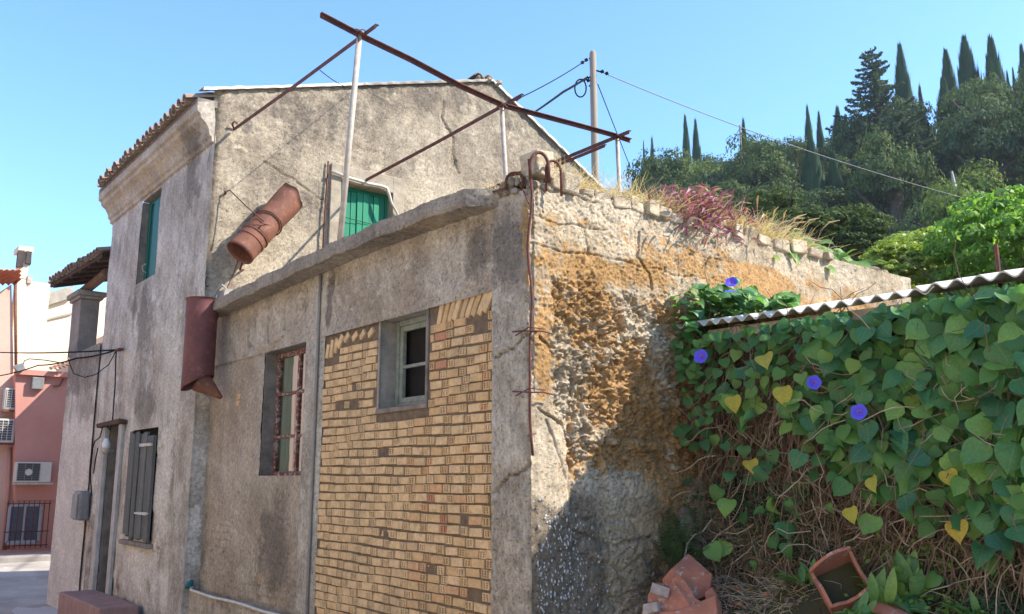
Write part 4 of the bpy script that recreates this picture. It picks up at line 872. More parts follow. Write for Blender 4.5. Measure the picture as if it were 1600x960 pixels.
b = MB(); p = pc(43, 440); b.box(p[0]-.06, p[0]+.04, Yc-.33, Yc-.25, p[2]-.1, p[2]+.08).tube([p+np.array((-.25, -.3, 0)), p+np.array((.05, -.3, 0))], .015, 5); obj('aerial_bracket', b, MAT['galv'], ch)
sh = thing('salmon_house', 'salmon house with orange roof tiles at the left edge of the photo', 'building', (-1, Yp, 0))
P = [pp_(-140, 900), pp_(-140, 445), pp_(0, 455), pp_(23, 440), pp_(26, 560), pp_(26, 900)]
Ys = Yp+.4
obj('wall', MB().add([(p[0], Ys, p[2]) for p in P]+[(p[0], Ys+6, p[2]) for p in P], [tuple(range(6)), tuple(range(6, 12))[::-1]]+[(i, (i+1) % 6, 6+(i+1) % 6, 6+i) for i in range(6)]), MAT['salmon'], sh)
for k in range(5):
    for q_ in range(3):
        p = pY(17-9*k, 434+6*q_, Ys-.2-.25*(2-q_)+.3); M_ = Matrix.Translation((p[0], p[1], p[2]+.03*k*0)) @ Matrix.Rotation(-math.pi/2+.3, 4, 'Z') @ Matrix.Rotation(R(-18), 4, 'Y') @ Matrix.Diagonal((1, 1, 1, 1))
        if not hasattr(tile_row, 'o'): tile_row.o = BT.copy(); tile_row.o.materials.clear(); tile_row.o.materials.append(MAT['otile'])
        inst('roof_tile', tile_row.o, sh, M_)
p = pY(24, 440, Ys-.05); b = MB(); b.tube([p, pY(25, 578, Ys-.05)], .035, 8); obj('downpipe', b, MAT['rust_pipe'], sh, smooth=True)
ph = thing('pink_house', 'pink rendered house at the end of the street with a grilled window', 'building', (1, Yp, 0))
P = [pp_(24, 900), pp_(24, 585), pp_(240, 580), pp_(240, 900)]
obj('wall', MB().add([tuple(p) for p in P]+[(p[0], Yc, p[2]) for p in P], [tuple(range(4)), tuple(range(4, 8))[::-1]]+[(i, (i+1) % 4, 4+(i+1) % 4, 4+i) for i in range(4)]), MAT['pink'], ph)
obj('ledge', MB().box(pp_(22, 588)[0], pp_(130, 588)[0], Yp-.14, Yp+.05, pp_(60, 588)[2], pp_(60, 580)[2]).box(pp_(24, 790)[0], pp_(97, 790)[0], Yp-.03, Yp, pp_(60, 783)[2]+.02, pp_(60, 779)[2]+.02), MAT['pink'], ph)
for k in range(4):
    p = pp_(81+6*k, 581-2*k); inst('roof_tile', tile_row.o if k % 2 else BT, ph, Matrix.Translation((p[0], Yp-.28, p[2])) @ Matrix.Rotation(math.pi/2, 4, 'Z') @ Matrix.Rotation(R(-14), 4, 'Y'))
b = MB(); b.tube([pY(15, 700, Ys-.05), pY(13, 760, Ys-.05), pY(6, 862, Ys-.05)], .04, 8); obj('downpipe', b, MAT['pink'], ph, smooth=True)
wx0, wz1 = pp_(15, 792)[0], pp_(15, 792)[2]; wx1, wz0 = pp_(58, 846)[0], pp_(58, 846)[2]
wn = obj('window', MB().box(wx0, wx1, Yp-.01, Yp+.01, wz0, wz1), m_flat('dark_pane', (.10, .12, .15), (.07, .09, .12), 3, .3, 0), ph)
b = MB(); 
for (x0, x1, z0, z1) in ((wx0-.04, wx0+.03, wz0, wz1), (wx1-.03, wx1+.04, wz0, wz1), (wx0, wx1, wz1, wz1+.06), (wx0, wx1, wz0-.05, wz0+.03), ((wx0+wx1)/2-.02, (wx0+wx1)/2+.02, wz0+.03, wz1)): b.box(x0, x1, Yp-.04, Yp+.0, z0, z1)
obj('frame', b, m_flat('pale_frame', (.42, .43, .46), (.34, .35, .38), 5, .6, 0), wn)
b = MB(); gx0, gz1 = pp_(11, 783)[0], pp_(11, 783)[2]; gx1, gz0 = pp_(69, 855)[0], pp_(69, 855)[2]
for k in range(9): x = gx0+(gx1-gx0)*k/8; b.tube([(x, Yp-.16, gz0), (x, Yp-.16, gz1)], .011, 5)
for z in (gz0+.06, gz0+(gz1-gz0)*.35, gz1-.06): b.tube([(gx0-.03, Yp-.17, z), (gx1+.03, Yp-.17, z)], .012, 5)
obj('window_grille', b, MAT['rust'], ph)
p = pp_(57, 600); obj('junction_box', MB().box(pp_(48, 600)[0], pp_(67, 600)[0], Yp-.15, Yp-.0, pp_(50, 609)[2], pp_(50, 590)[2]), MAT['greybox'], ph, bevel=.02)
obj('window_sill', MB().box(gx0-.2, gx1+.15, Yp-.12, Yp, gz0-.10, gz0-.03), MAT['pink'], ph)
# a wall of the next house, which shades the pink one
nbh = thing('neighbour_house', 'cream side house standing behind the loggia wing', 'building', (2.2, 17, 0))
obj('wall', MB().box(2.0, 8, 15.2, 20.5, -.3, 5.0), MAT['cream'], nbh)
def ac(x0, y0, x1, y1, Y, label, fan=True, grp='air conditioner units on the pink and salmon houses'):
    a, c = pY(x0, y0, Y-.3), pY(x1, y1, Y-.3); X0, X1, Z1, Z0 = a[0], c[0], a[2], c[2]
    t = thing('air_conditioner', label, 'air conditioner', ((X0+X1)/2, Y, Z0), grp)
    mw = MAT.setdefault('acw', m_flat('ac_casing', (.55, .53, .48), (.48, .46, .42), 4, .5, .001))
    obj('casing', MB().box(X0, X1, Y-.3, Y-.02, Z0, Z1), mw, t, bevel=.015)
    W = X1-X0; H = Z1-Z0; g0, g1 = (X0+.05*W, X0+.66*W) if fan else (X0+.12*W, X1-.12*W)
    mg_ = MAT.setdefault('acg', m_flat('ac_grille', (.07, .07, .075), (.05, .05, .055), 4, .6, 0))
    gr = obj('grille', MB().box(g0, g1, Y-.305, Y-.299, Z0+.08*H, Z1-.06*H), mg_, t)
    b = MB(); n_ = 9
    for k in range(n_): z = Z0+.1*H+(.82*H)*k/(n_-1); b.box(g0, g1, Y-.318, Y-.306, z-.004, z+.004)
    for k in range(4): x = g0+(g1-g0)*k/3; b.box(x-.006, x+.006, Y-.32, Y-.304, Z0+.08*H, Z1-.06*H)
    obj('grille_bars', b, mw if not fan else MAT['greybox'], t)
    if fan:
        b = MB(); cx, cz = (g0+g1)/2, (Z0+Z1)/2; b.tube([(cx, Y-.30, cz), (cx, Y-.33, cz)], .075, 12); obj('fan_hub', b, mw, t)
    b = MB().box(X0, X0+.03, Y-.28, Y, Z0-.05, Z0-.005).box(X1-.05, X1-.02, Y-.28, Y, Z0-.05, Z0-.005).box(X0-.05, X1+.05, Y-.3, Y-.27, Z0-.05, Z0-.006); obj('bracket', b, MAT['galv'] if fan else MAT['rust'], t)
ac(26, 722, 79, 754, Yp, 'largest air conditioner, with a round fan grille above the grilled window')
ac(9, 606, 33, 641, Ys, 'upper of the two small white slatted air conditioners at the left edge', False)
ac(-6, 654, 21, 692, Ys, 'lower of the two small white slatted air conditioners, cut by the left edge', False)
p = pp_(35, 576); sp = thing('floodlight', 'small grey floodlight on a wire arm over the junction box', 'lamp', tuple(p))
obj('lamp_head', MB().add([tuple(pY(*q_, Yp-.3)) for q_ in ((20, 572), (36, 568), (40, 578), (28, 582))]+[tuple(pY(*q_, Yp-.15)) for q_ in ((22, 571), (36, 567), (40, 576), (29, 580))], [(0, 1, 2, 3), (7, 6, 5, 4), (0, 4, 5, 1), (1, 5, 6, 2), (2, 6, 7, 3), (3, 7, 4, 0)]), MAT['greybox'], sp, bevel=.01)
b = MB(); b.tube([pY(*q_, Yp-.2) for q_ in ((36, 572), (38, 564), (46, 561), (70, 563), (100, 568))], .012, 5); obj('arm', b, MAT['black'], sp)
cable([pp_(82, 604)+np.array((0, -.05, 0)), pp_(92, 603)+np.array((0, -.05, 0)), pp_(98, 592)+np.array((0, -.05, 0))], .02, 'red wire hanging from the tiled ledge of the pink house', mat='rust_pipe')
# parapet, slabs, hose and plant below the grilled window
MAT['greycem'] = m_flat('grey_cement', (.33, .30, .28), (.22, .2, .185), 1.8, .9, .006)
lw = obj('low_wall', MB().box(pY(-40, 890, 16.4)[0], pY(76, 890, 16.4)[0], 16.2, 16.6, -.4, pY(40, 868, 16.4)[2], .01), MAT['greycem'], None, loc=(0, 16.4, -.3), bevel=.03)
tag(lw, 'low grey cement parapet in front of the pink house', 'wall')
b = MB(); rh = random.Random(8); hp = [pY(26, 905, 15.5)+np.array((.55+.5*math.cos(t)*(1-.02*k), .2*math.sin(t), .03*math.sin(k*1.7)+.02)) for k, t in enumerate(np.linspace(0, 20, 60))]
MAT['hose'] = m_flat('green_hose', (.16, .22, .06), (.12, .17, .05), 6, .5, 0); b.tube(hp, .022, 6); o_ = obj('garden_hose', b, MAT['hose'], None, loc=tuple(hp[0]), smooth=True); tag(o_, 'coiled green garden hose lying behind the far end of the grey wing', 'hose')

# house across the street (mirrored in the red window, bounces light onto the shaded front)
oh = thing('opposite_house', 'pink two-storey house across the street, seen mirrored in the red window', 'building', (-6.6, 12, 0))
oh2 = thing('opposite_house', 'cream two-storey house across the street, beside the mirrored pink one', 'building', (-6.6, 0, 0))
MAT['pink_pale'] = m_wash('pink_front', (.62, .42, .36), (.56, .37, .31))  # paler, less saturated pink of the opposite house
obj('wall', MB().box(-12, -6.6, 8, 26, -.4, 5.9), MAT['pink_pale'], oh); obj('wall', MB().box(-12, -6.62, -9, 7.99, -.4, 5.9), MAT['cream'], oh2)
for y in (-6, -2, 2, 6, 10, 14, 22):
    w_ = obj('window', MB().box(-6.63, -6.58, y-.45, y+.45, 3.4, 4.8), MAT['green2'], oh if y > 8 else oh2)
    obj('frame', MB().box(-6.66, -6.59, y-.52, y-.45, 3.35, 4.85).box(-6.66, -6.59, y+.45, y+.52, 3.35, 4.85).box(-6.66, -6.59, y-.45, y+.45, 4.8, 4.87), MAT['greycem'], w_)
for ya, yb, hh_ in ((-9.3, 7.99, oh2), (8, 26.3, oh)): obj('roof', MB().add([(-6.2, ya, 5.85), (-6.2, yb, 5.85), (-9.3, yb, 6.9), (-9.3, ya, 6.9), (-12.4, ya, 5.85), (-12.4, yb, 5.85)], [(0, 1, 2, 3), (3, 2, 5, 4)]), MAT['otile'], hh_)

# ------------------------------------------------------------------ pergola of rusty angle iron
pg = thing('pergola_frame', 'bare pergola frame of rusty steel beams on thin posts above the annex roof', 'pergola', (1.6, 2.45, 3.46))
PY = 2.45; pur = [pY(x, y, PY) for x, y in ((500, 22), (565, 56), (640, 92), (715, 132), (785, 164), (850, 181), (910, 197), (960, 211), (984, 219))]
def angle_bar(pts, w_, t=.007, flip=1):
    b = MB(); pts = [Vector(p) for p in pts]; d = (pts[-1]-pts[0]).normalized(); sd = Vector((0, 0, 1)).cross(d).normalized()*flip; up = Vector((0, 0, 1))
    for prof in ([(0, 0), (w_, 0), (w_, t), (0, t)], [(0, -w_), (t, -w_), (t, -.001), (0, -.001)]):
        V = [p+sd*a+up*c for p in pts for a, c in prof]; n_ = len(pts)
        b.add(V, [(i*4+k, i*4+(k+1) % 4, (i+1)*4+(k+1) % 4, (i+1)*4+k) for i in range(n_-1) for k in range(4)]+[(0, 1, 2, 3), tuple(range(n_*4-4, n_*4))[::-1]])
    return b
obj('long_beam', angle_bar(pur, .037, flip=-1), MAT['rust'], pg)
bx = [(.08, 5.66, pX(366, 198, .1), pX(587, 38, .1)), (1.84, 5.37, None, None)]
def beam(X, xa, ya, xb, yb, dz=0, w_=.034):
    a, c = pX(xa, ya, X), pX(xb, yb, X); return obj('cross_beam', angle_bar([a, (a+c)/2-np.array((0, 0, .01)), c], w_, flip=1), MAT['rust'], pg)
beam(.10, 366, 200, 587, 38); beam(1.84, 570, 281, 815, 147); a = pX(983, 204, 3.25); c = np.array((3.25, HY-.01, a[2]+.02)); obj('cross_beam', angle_bar([c, a], .036, flip=1), MAT['rust'], pg)
a = pX(945, 226, 3.0); obj('cross_beam', angle_bar([(3.0, 4.2, a[2]), a], .03), MAT['rust'], pg)
def post(xt, yt, xb, yb, r):
    t = pY(xt, yt, PY+.01); 
    bt = pY(xb, yb, PY)
    k = (3.45-t[2])/(bt[2]-t[2]); bt = t+(bt-t)*k; b = MB(); b.tube([t, bt], r, 9); return obj('post', b, MAT['galv'], pg, smooth=True)
post(562, 52, 530, 390, .026); post(784, 166, 790, 272, .022); post(964, 214, 967, 276, .022)
for (x, y) in ((562, 52), (785, 166), (964, 214)):
    b = MB(); p = Vector(pY(x, y, PY)); b.tube([p+Vector((.05*math.cos(t), .05*math.sin(t), .02*math.sin(t*1.5))) for t in np.linspace(0, 12, 22)], .006, 5).tube([p, p+Vector((-.03, -.03, -.10))], .005, 4)
    obj('wire_tie', b, MAT['rust'], pg)
cable([pY(500, 110, PY), pY(560, 140, HY+.5)], .004, 'very thin wire behind the nearest pergola beam', sag=.01)

# ------------------------------------------------------------------ utility pole and its cables
PD = 20.0; ptop = pD(926, 80, PD); pbot = pD(930, 270, PD); pbot = ptop+(pbot-ptop)*((5.0-ptop[2])/(pbot[2]-ptop[2]))
up_ = thing('utility_pole', 'round wooden utility pole behind the gable, carrying cables', 'pole', (pbot[0], pbot[1], 3.0))
s = N('pole_wood'); v = s.map(s.P, (1, 1, .05)); s.col(s.mix(s.noise(24, 6, .7, v), (.40, .32, .24), (.24, .18, .13))).rgh(.85).bump(s.noise(40, 5, .6, v), .6, .006); MAT['pole'] = s.m
b = MB(); b.tube([(pbot[0], pbot[1], 3.0), pbot, (ptop+pbot)/2, ptop-np.array((0, 0, .06)), ptop], [.10, .098, .088, .078, .05], 12); obj('shaft', b, MAT['pole'], up_, smooth=True)
b = MB(); pq = lambda x, y, d=PD: pD(x, y, d)
for (x0, y0, x1, y1) in ((920, 92, 930, 90), (918, 122, 930, 118), (930, 110, 940, 113), (920, 135, 930, 131)): b.tube([pq(x0, y0), pq(x1, y1)], .02, 6)
for (x, y) in ((916, 94), (910, 98), (941, 112), (948, 115), (919, 126)): b.tube([pq(x-2, y+1), pq(x+2, y-1)], .04, 7)
obj('insulators', b, MAT['black'], up_)
wp = lambda x, y, D: pD(x, y, D)
cable([pq(918, 93), wp(815, 152, 17), wp(735, 205, 15)], .012, 'thin cable from the pole top running left behind the gable', sag=.01)
for k, dy in enumerate((0, 2)):
    cable([pq(918, 120+dy), wp(880, 143+dy, 18), wp(834, 176+dy*.5, 17), wp(760, 230, 15)], .015, ('upper' if k == 0 else 'lower')+' strand of the thick black cable sagging left from the pole', sag=.004)
cable([pq(938, 112)]+[wp(938+584*t, 112+202*t+22*4*t*(1-t)*.55, 20+17*t) for t in np.linspace(.05, 1, 20)], .013, 'long thin cable crossing the sky from the pole to the right-hand trees', sag=.0, n=4, mat='pvc')
cable([pq(934, 132), wp(985, 262, 26)], .012, 'thin guy wire slanting right and down from the pole')
cable([pq(918, 125)+0*FW]+[pq(907+9*math.sin(t), 138-14*math.cos(t)) for t in np.linspace(0, 7, 16)]+[pq(916, 122)], .018, 'coiled loop of black cable hanging on the left of the pole', n=2)

# ------------------------------------------------------------------ ground
def zs(x, y):
    """street level, and the bank behind the wall on the right"""
    st = -.02-.35*ss(4, 13, y)+.25*ss(13.5, 18, y)
    bank = ss(-.15, .35, x)*ss(.3, -.1, y)*(.62+.34*ss(.5, 1.3, x)+.12*ss(-.3, -1.4, y)-.0*x)
    rough = .05*fbm(x*1.7, y*1.7, 4, 200)*ss(-.2, .3, x)*ss(.3, -.1, y)
    back = ss(5.5, 9, x)*1.5*ss(-1, -3, -x)
    return st*(1-ss(0, .5, bank))+bank+rough
def hillH(b): return np.interp(b, [-40, -5, 3, 7, 10, 14, 18, 23, 29, 40, 60, 120], [2, 6, 15.0, 19.5, 20.8, 21.1, 22.0, 22.2, 23.2, 26, 26, 20])
def ground_z(x, y):
    dx, dy = x-CAM[0], y-CAM[1]; r = np.hypot(dx, dy); b = 51.8-np.degrees(np.arctan2(dy, dx)); b = (b+180) % 360-180
    hh = hillH(b)*ss(26, 74, r)**.9*(1+.0*r)*ss(-40, -10, b)*ss(150, 110, b)
    near = zs(np.clip(x, -50, 60), y)
    mid = 2.3*ss(5.8, 9, x)*ss(30, 12, r)*ss(8, 6, y)*0+1.6*ss(5.8, 10, x)*ss(9, 4, y)
    return near*ss(22, 14, r)+mid*ss(40, 20, r)+hh+.4*fbm(x*.12, y*.12, 4, 210)*ss(18, 40, r)
xs = np.concatenate([np.linspace(-400, -14, 30), np.arange(-13, -.6, .3), np.arange(-.6, 2.2, .05), np.arange(2.3, 14, .4), np.arange(15, 110, 1.6), np.linspace(115, 900, 40)])
ys = np.concatenate([np.linspace(-700, -75, 30), np.arange(-70, -6.1, 1.6), np.arange(-6, -3, .3), np.arange(-3, .15, .05), np.arange(.3, 22, .4), np.arange(23, 110, 1.6), np.linspace(115, 700, 30)])
gx, gy = np.meshgrid(xs, ys, indexing='ij'); gz = ground_z(gx, gy); i = np.arange(gx.size).reshape(gx.shape)
s = N('earth'); 
gpos = s.n('ShaderNodeSeparateXYZ'); s.l(s.P, gpos.inputs[0])
x = s.mix(s.ramp(s.noise(2.2, 9, .7), (.35, 0), (.65, 1)), (.13, .095, .065), (.075, .06, .04)); x = s.mix(s.ramp(s.noise(.5, 5), (.5, 0), (.6, .7)), x, (.05, .065, .025))
s.col(x).rgh(.95).bump(s.noise(25, 8, .75), .9, .02); MAT['earth'] = s.m
g_ = obj('ground', mesh_np('ground', np.stack([gx, gy, gz], -1).reshape(-1, 3), np.stack([i[:-1, :-1], i[1:, :-1], i[1:, 1:], i[:-1, 1:]], -1).reshape(-1, 4), MAT['earth'], True), MAT['earth'], None, 'structure')
xs = np.arange(-6.6, 6, .25); ys = np.arange(-9, 19, .3); gx, gy = np.meshgrid(xs, ys, indexing='ij')
gz = ground_z(gx, gy)+.012; i = np.arange(gx.size).reshape(gx.shape); f = np.stack([i[:-1, :-1], i[1:, :-1], i[1:, 1:], i[:-1, 1:]], -1)
keepc = ((gx[:-1, :-1] < -.3) | (gy[:-1, :-1] > 11)) ; f = f[keepc]
s = N('street_concrete'); x = s.mix(s.ramp(s.noise(1.1, 8, .65), (.4, 0), (.62, 1)), (.42, .385, .345), (.29, .265, .24))
x = s.mix(s.ramp(s.noise(3.2, 8, .8), (.60, 0), (.66, .8)), x, (.6, .6, .6)); s.col(x).rgh(.9).bump(s.noise(30, 6, .7), .6, .006); MAT['street'] = s.m
obj('street', mesh_np('street', np.stack([gx, gy, gz], -1).reshape(-1, 3), f, MAT['street'], True), MAT['street'], None, 'structure')
p = pX(85, 925, -.35); b = MB(); rp = random.Random(2); n_ = 22; cx, cy = p[0]-.05, p[1]+.1
V = [(cx+.0, cy, 0)]+[(cx+(.28+.12*rp.random())*math.cos(t*2*math.pi/n_)*1.2, cy+(.8+.5*rp.random())*math.sin(t*2*math.pi/n_), 0) for t in range(n_)]
V = [(a, c, float(ground_z(np.array(a), np.array(c)))+.02) for a, c, _ in V]
sp_ = obj('lime_spill', MB().add(V, [(0, 1+t, 1+(t+1) % n_) for t in range(n_)]), MAT['lime'], None, loc=tuple(V[0])); tag(sp_, 'pale lime spill on the street at the foot of the grey wing', 'spill')

# ------------------------------------------------------------------ shed with corrugated roof
VS, SK = .19, .15          # the shed front stands a little askew to the wall
def pv(x, y, X):
    r = ray(x, y); return CAM+(X-VS-(CAM[0]-SK*CAM[1]))/(r[0]-SK*r[1])*r
def skew(b, dz=.05): b.v = [(p[0]+SK*p[1], p[1], p[2]+dz*p[1]) for p in b.v]; return b
ZR = 2.652
shed = thing('lean_to_shed', 'overgrown lean-to shed under a pale corrugated sheet roof', 'building', (1.7, -.2, .9))
s = N('fibre_cement'); s.col(s.mix(s.ramp(s.noise(5, 8, .7), (.4, 0), (.65, 1)), (.66, .62, .54), (.42, .39, .34))).rgh(.9).bump(s.noise(60, 5), .4, .003); MAT['sheet'] = s.m
def sheet(z0, x0, x1, y0, y1, slope, name):
    n_ = int((y0-y1)/.0133); V = []; Fs = []
    for i, (x_, t) in enumerate([(x_, t) for t in (0, .009) for x_ in np.linspace(x0, x1, 4)]):
        for k in range(n_+1):
            y = y0+(y1-y0)*k/n_; V.append((x_+.004*math.sin(y*3.7), y, z0+t+(x_-x0)*slope+.017*math.cos(2*math.pi*y/.118)+.012*math.sin(y*1.3)))
    m_ = n_+1
    for i in (0, 1, 2, 4, 5, 6): Fs += [(i*m_+k, i*m_+k+1, (i+1)*m_+k+1, (i+1)*m_+k) for k in range(n_)]
    Fs += [(k, k+1, 4*m_+k+1, 4*m_+k) for k in range(n_)]+[(3*m_+k, 7*m_+k, 7*m_+k+1, 3*m_+k+1) for k in range(n_)]
    o = obj(name, skew(MB().add(V, Fs)), MAT['sheet'], shed, smooth=False); smooth_by_angle(o.data, 50); return o
sheet(ZR, 1.50-VS, 3.3, .03, -2.0, .205, 'roof_sheet'); sheet(ZR+.012, 1.49-VS, 3.3, -1.9, -4.6, .205, 'roof_sheet')
obj('shed_wall', skew(MB().box(1.86-VS, 3.2, -4.5, -.05, .4, ZR-.09)), MAT['mortar'], shed)
for (y0, y1) in ((-.25, -1.2), (-1.24, -2.2), (-2.24, -3.4)): obj('fascia_board', skew(MB().box(1.585-VS, 1.61-VS, y1, y0, ZR-.10, ZR-.035, .004)), MAT['galv'], shed, bevel=.003)
for y in (-.3, -1.6, -2.9, -4.2): obj('post', skew(MB().box(1.66-VS, 1.74-VS, y-.04, y+.04, .5, ZR-.05)), MAT['dark_timber'], shed)
p = pX(1556, 382, 2.3); b = MB(); b.tube([p, (p[0], p[1], 2.6)], .013, 6); o_ = obj('rusty_stake', b, MAT['rust'], None, loc=(p[0], p[1], 2.6)); tag(o_, 'thin rusty stake standing up behind the corrugated roof, before the bright shrub', 'stake')

# ------------------------------------------------------------------ leaves
def leaf_mesh(name, mat, outline, fold=.25, curl=.2, seed=0):
    """outline: half outline (x>=0) from base to tip in unit length; y along the leaf"""
    rd = random.Random(seed); V = []; n_ = len(outline)
    for (x_, y_) in outline:
        zc = -curl*(y_-.2)**2; V.append((0, y_, zc))
        V.append((x_, y_, zc+fold*x_*(1+.3*math.sin(y_*6+seed))-.5*x_*x_)); V.append((-x_, y_, zc+fold*x_*(1+.3*math.cos(y_*5+seed))-.5*x_*x_))
    Fs = []
    for i in range(n_-1):
        a = i*3; Fs += [(a, a+1, a+4, a+3), (a, a+3, a+5, a+2)]
    me = bpy.data.meshes.new(name); me.from_pydata(V, [], Fs); me.materials.append(mat); me.polygons.foreach_set('use_smooth', np.ones(len(me.polygons), bool)); me.update(); return me
HEART = [(0, .0), (.12, -.12), (.30, -.15), (.45, -.05), (.52, .12), (.49, .32), (.37, .52), (.20, .69), (.07, .80), (0, .90)]
def m_vine(name, cols):
    s = N(name); r = s.rnd(); x = s.ramp(r, *[(i/(len(cols)-1), c) for i, c in enumerate(cols)])
    se = s.n('ShaderNodeSeparateXYZ'); s.l(s.O, se.inputs[0]); ax_ = s.math('ABSOLUTE', se.outputs[0]); y = se.outputs[1]
    f = s.math('FRACT', s.math('MULTIPLY', s.math('SUBTRACT', y, s.math('MULTIPLY', ax_, .75)), 6.)); vein = s.ramp(s.math('ABSOLUTE', s.math('SUBTRACT', f, .5)), (0, 1), (.09, 0))
    mid = s.ramp(ax_, (.008, 1), (.022, 0)); vv = s.mix(1., s.mix(.55, (0, 0, 0), vein), mid, 'LIGHTEN')
    x = s.mix(s.math('MULTIPLY', vv, .45), x, (.20, .30, .13)); x = s.mix(.45, x, s.ramp(s.noise(8, 5, .65, s.O), (.3, .55), (.7, 1.4)), 'MULTIPLY')
    x = s.mix(s.ramp(s.noise(3, 4, .6, s.O), (.6, 0), (.72, .5)), x, (.26, .28, .07))
    s.col(x).rgh(.48); s.b.inputs['Specular IOR Level'].default_value = .4; s.bump(vv, -.6, .02)
    t = s.n('ShaderNodeBsdfTranslucent'); s.l(s.mix(1., x, (1.4, 1.7, .6), 'MULTIPLY'), t.inputs[0]); mx = s.n('ShaderNodeMixShader'); mx.inputs[0].default_value = .28
    s.l(s.b.outputs[0], mx.inputs[1]); s.l(t.outputs[0], mx.inputs[2]); s.l(mx.outputs[0], s.t.nodes['Material Output'].inputs[0]); return s.m
MAT['vine'] = m_vine('vine_leaf', [(.05, .17, .075), (.085, .24, .08), (.04, .14, .075), (.15, .30, .075), (.065, .20, .07), (.16, .33, .08), (.20, .36, .08), (.08, .22, .06)])
MAT['vine_y'] = m_vine('yellow_leaf', [(.45, .38, .04), (.55, .36, .03), (.40, .42, .07)])
MAT['vine_b'] = m_vine('dry_leaf', [(.28, .18, .10), (.33, .22, .14)])
HL = [leaf_mesh('leaf', MAT['vine'], [(x_*w_, y_) for x_, y_ in HEART], f_, c_, k) for k, (w_, f_, c_) in enumerate(((1, .25, .25), (.92, .4, .4), (1.08, .1, .1), (.85, .6, .2), (1, -.1, .5), (.8, .9, .6), (1.12, .3, .8), (.95, .15, -.3)))]
HLy = [leaf_mesh('yellow_leaf', MAT['vine_y'], [(x_*.9, y_) for x_, y_ in HEART], .4, .5, 7)]; HLb = [leaf_mesh('dry_leaf', MAT['vine_b'], [(x_*.7, y_) for x_, y_ in HEART], 1.0, 1.2, 8)]
rv = random.Random(77)
def leaf_matrix(P, size, nrm, tipdown=1., roll=.5, r=rv):
    """normal faces nrm, tip hangs down"""
    n_ = Vector(nrm)+Vector((r.gauss(0, .3), r.gauss(0, .42), r.gauss(.2, .35))); n_.normalize()
    roll *= 1.3; d = Vector((r.gauss(0, .15), r.gauss(0, roll), -tipdown)); d = (d-n_*d.dot(n_)).normalized(); x_ = d.cross(n_)
    M_ = Matrix((x_, d, n_)).transposed().to_4x4(); M_ = Matrix.Translation(Vector(P)) @ M_ @ Matrix.Diagonal((size, size, size, 1)); return M_
vine = thing('morning_glory_vine', 'morning glory vine with heart-shaped leaves and violet flowers covering the shed front', 'vine', (1.6, -1.0, .95))
def dens(x, y):
    if y < 524-(x-1100)*.158: return 0
    if x < 1110: return 1.0 if (y < 600 and x > 1035+(y-505)*.35) else (.25 if y < 700 and x > 1060 else 0)
    bt = np.interp(x, [1110, 1150, 1250, 1300, 1400, 1450, 1520, 1640], [615, 640, 670, 725, 745, 765, 815, 835])+14*math.sin(x*.05)+9*math.sin(x*.13)
    d = float(ss(bt+28, bt-28, np.array(float(y))))
    if x < 1290 and y > 540: d *= .38
    if 1380 < x < 1450 and 480 < y < 545: d *= .3
    return max(d, .022 if y < 860 else .01)
placed = []; LV = []
def try_leaf(x, y, X, size, mn, me, grid=True):
    if grid:
        for (a, c) in placed:
            if (a-x)**2+(c-y)**2 < mn*mn: return False
    placed.append((x, y)); P = pv(x, y, X)
    if X < 1.6 and P[1] > -.04: P[1] = -.05-rv.random()*.08
    LV.append((size, me, leaf_matrix(P, size, (-1, -.35, .25)))); return True
for k in range(7500):
    x = rv.uniform(1025, 1640); y = rv.uniform(440, 955)
    if rv.random() > dens(x, y): continue
    near = (x-1100)/500; sz = rv.triangular(.05, .13, .075)*(1+.3*near) if x > 1110 else rv.uniform(.05, .09)
    try_leaf(x, y, rv.uniform(1.36, 1.55), sz, 10+5*near, rv.choice(HL))
big = list(LV); big.sort(key=lambda t: -t[0]); print('vine leaves', len(LV))
for (x, y, s_) in ((1194, 570, .12), (1223, 622, .12), (1145, 636, .11), (1172, 735, .10), (1362, 762, .09), (1480, 752, .09), (1328, 810, .09), (1495, 832, .11)):
    LV.append((1., HLy[0], leaf_matrix(pv(x, y-14, 1.36), s_, (-1, -.35, .25), roll=.3)))
for k in range(26):
    x, y = rv.uniform(1130, 1600), rv.uniform(640, 900); LV.append((.0, HLb[0], leaf_matrix(pv(x, y, 1.42), rv.uniform(.05, .1), (-1, -.3, .2))))
# sunlit heap of leaves above the left end of the roof and over its edge
for k in range(430):
    x = rv.uniform(1030, 1245); lo = 535 if x < 1092 else 499-(x-1100)*.15; hi = 450+abs(x-1120)*.17+8*math.sin(x*.09)
    if lo <= hi: continue
    y = rv.uniform(hi, lo); X = rv.uniform(1.62, 2.0) if x > 1090 else rv.uniform(1.4, 1.9); P = pv(x, y, X)
    if P[1] > -.06: P[1] = -.07-rv.random()*.15
    LV.append((rv.uniform(.09, .1), rv.choice(HL), leaf_matrix(P, rv.uniform(.06, .10), (-.2, -.6, .9), tipdown=.6, roll=.9)))
for k in range(60):
    x = rv.uniform(1040, 1600); y = 527-(x-1100)*.155+rv.uniform(-3, 10); LV.append((.08, rv.choice(HL), leaf_matrix(pv(x, y, 1.42), rv.uniform(.05, .09), (-1, -.3, .5), roll=.8)))
LV.sort(key=lambda t: -t[0])
for s_, me, M_ in LV[:300]: inst(me.name.split('.')[0], me, vine, M_)
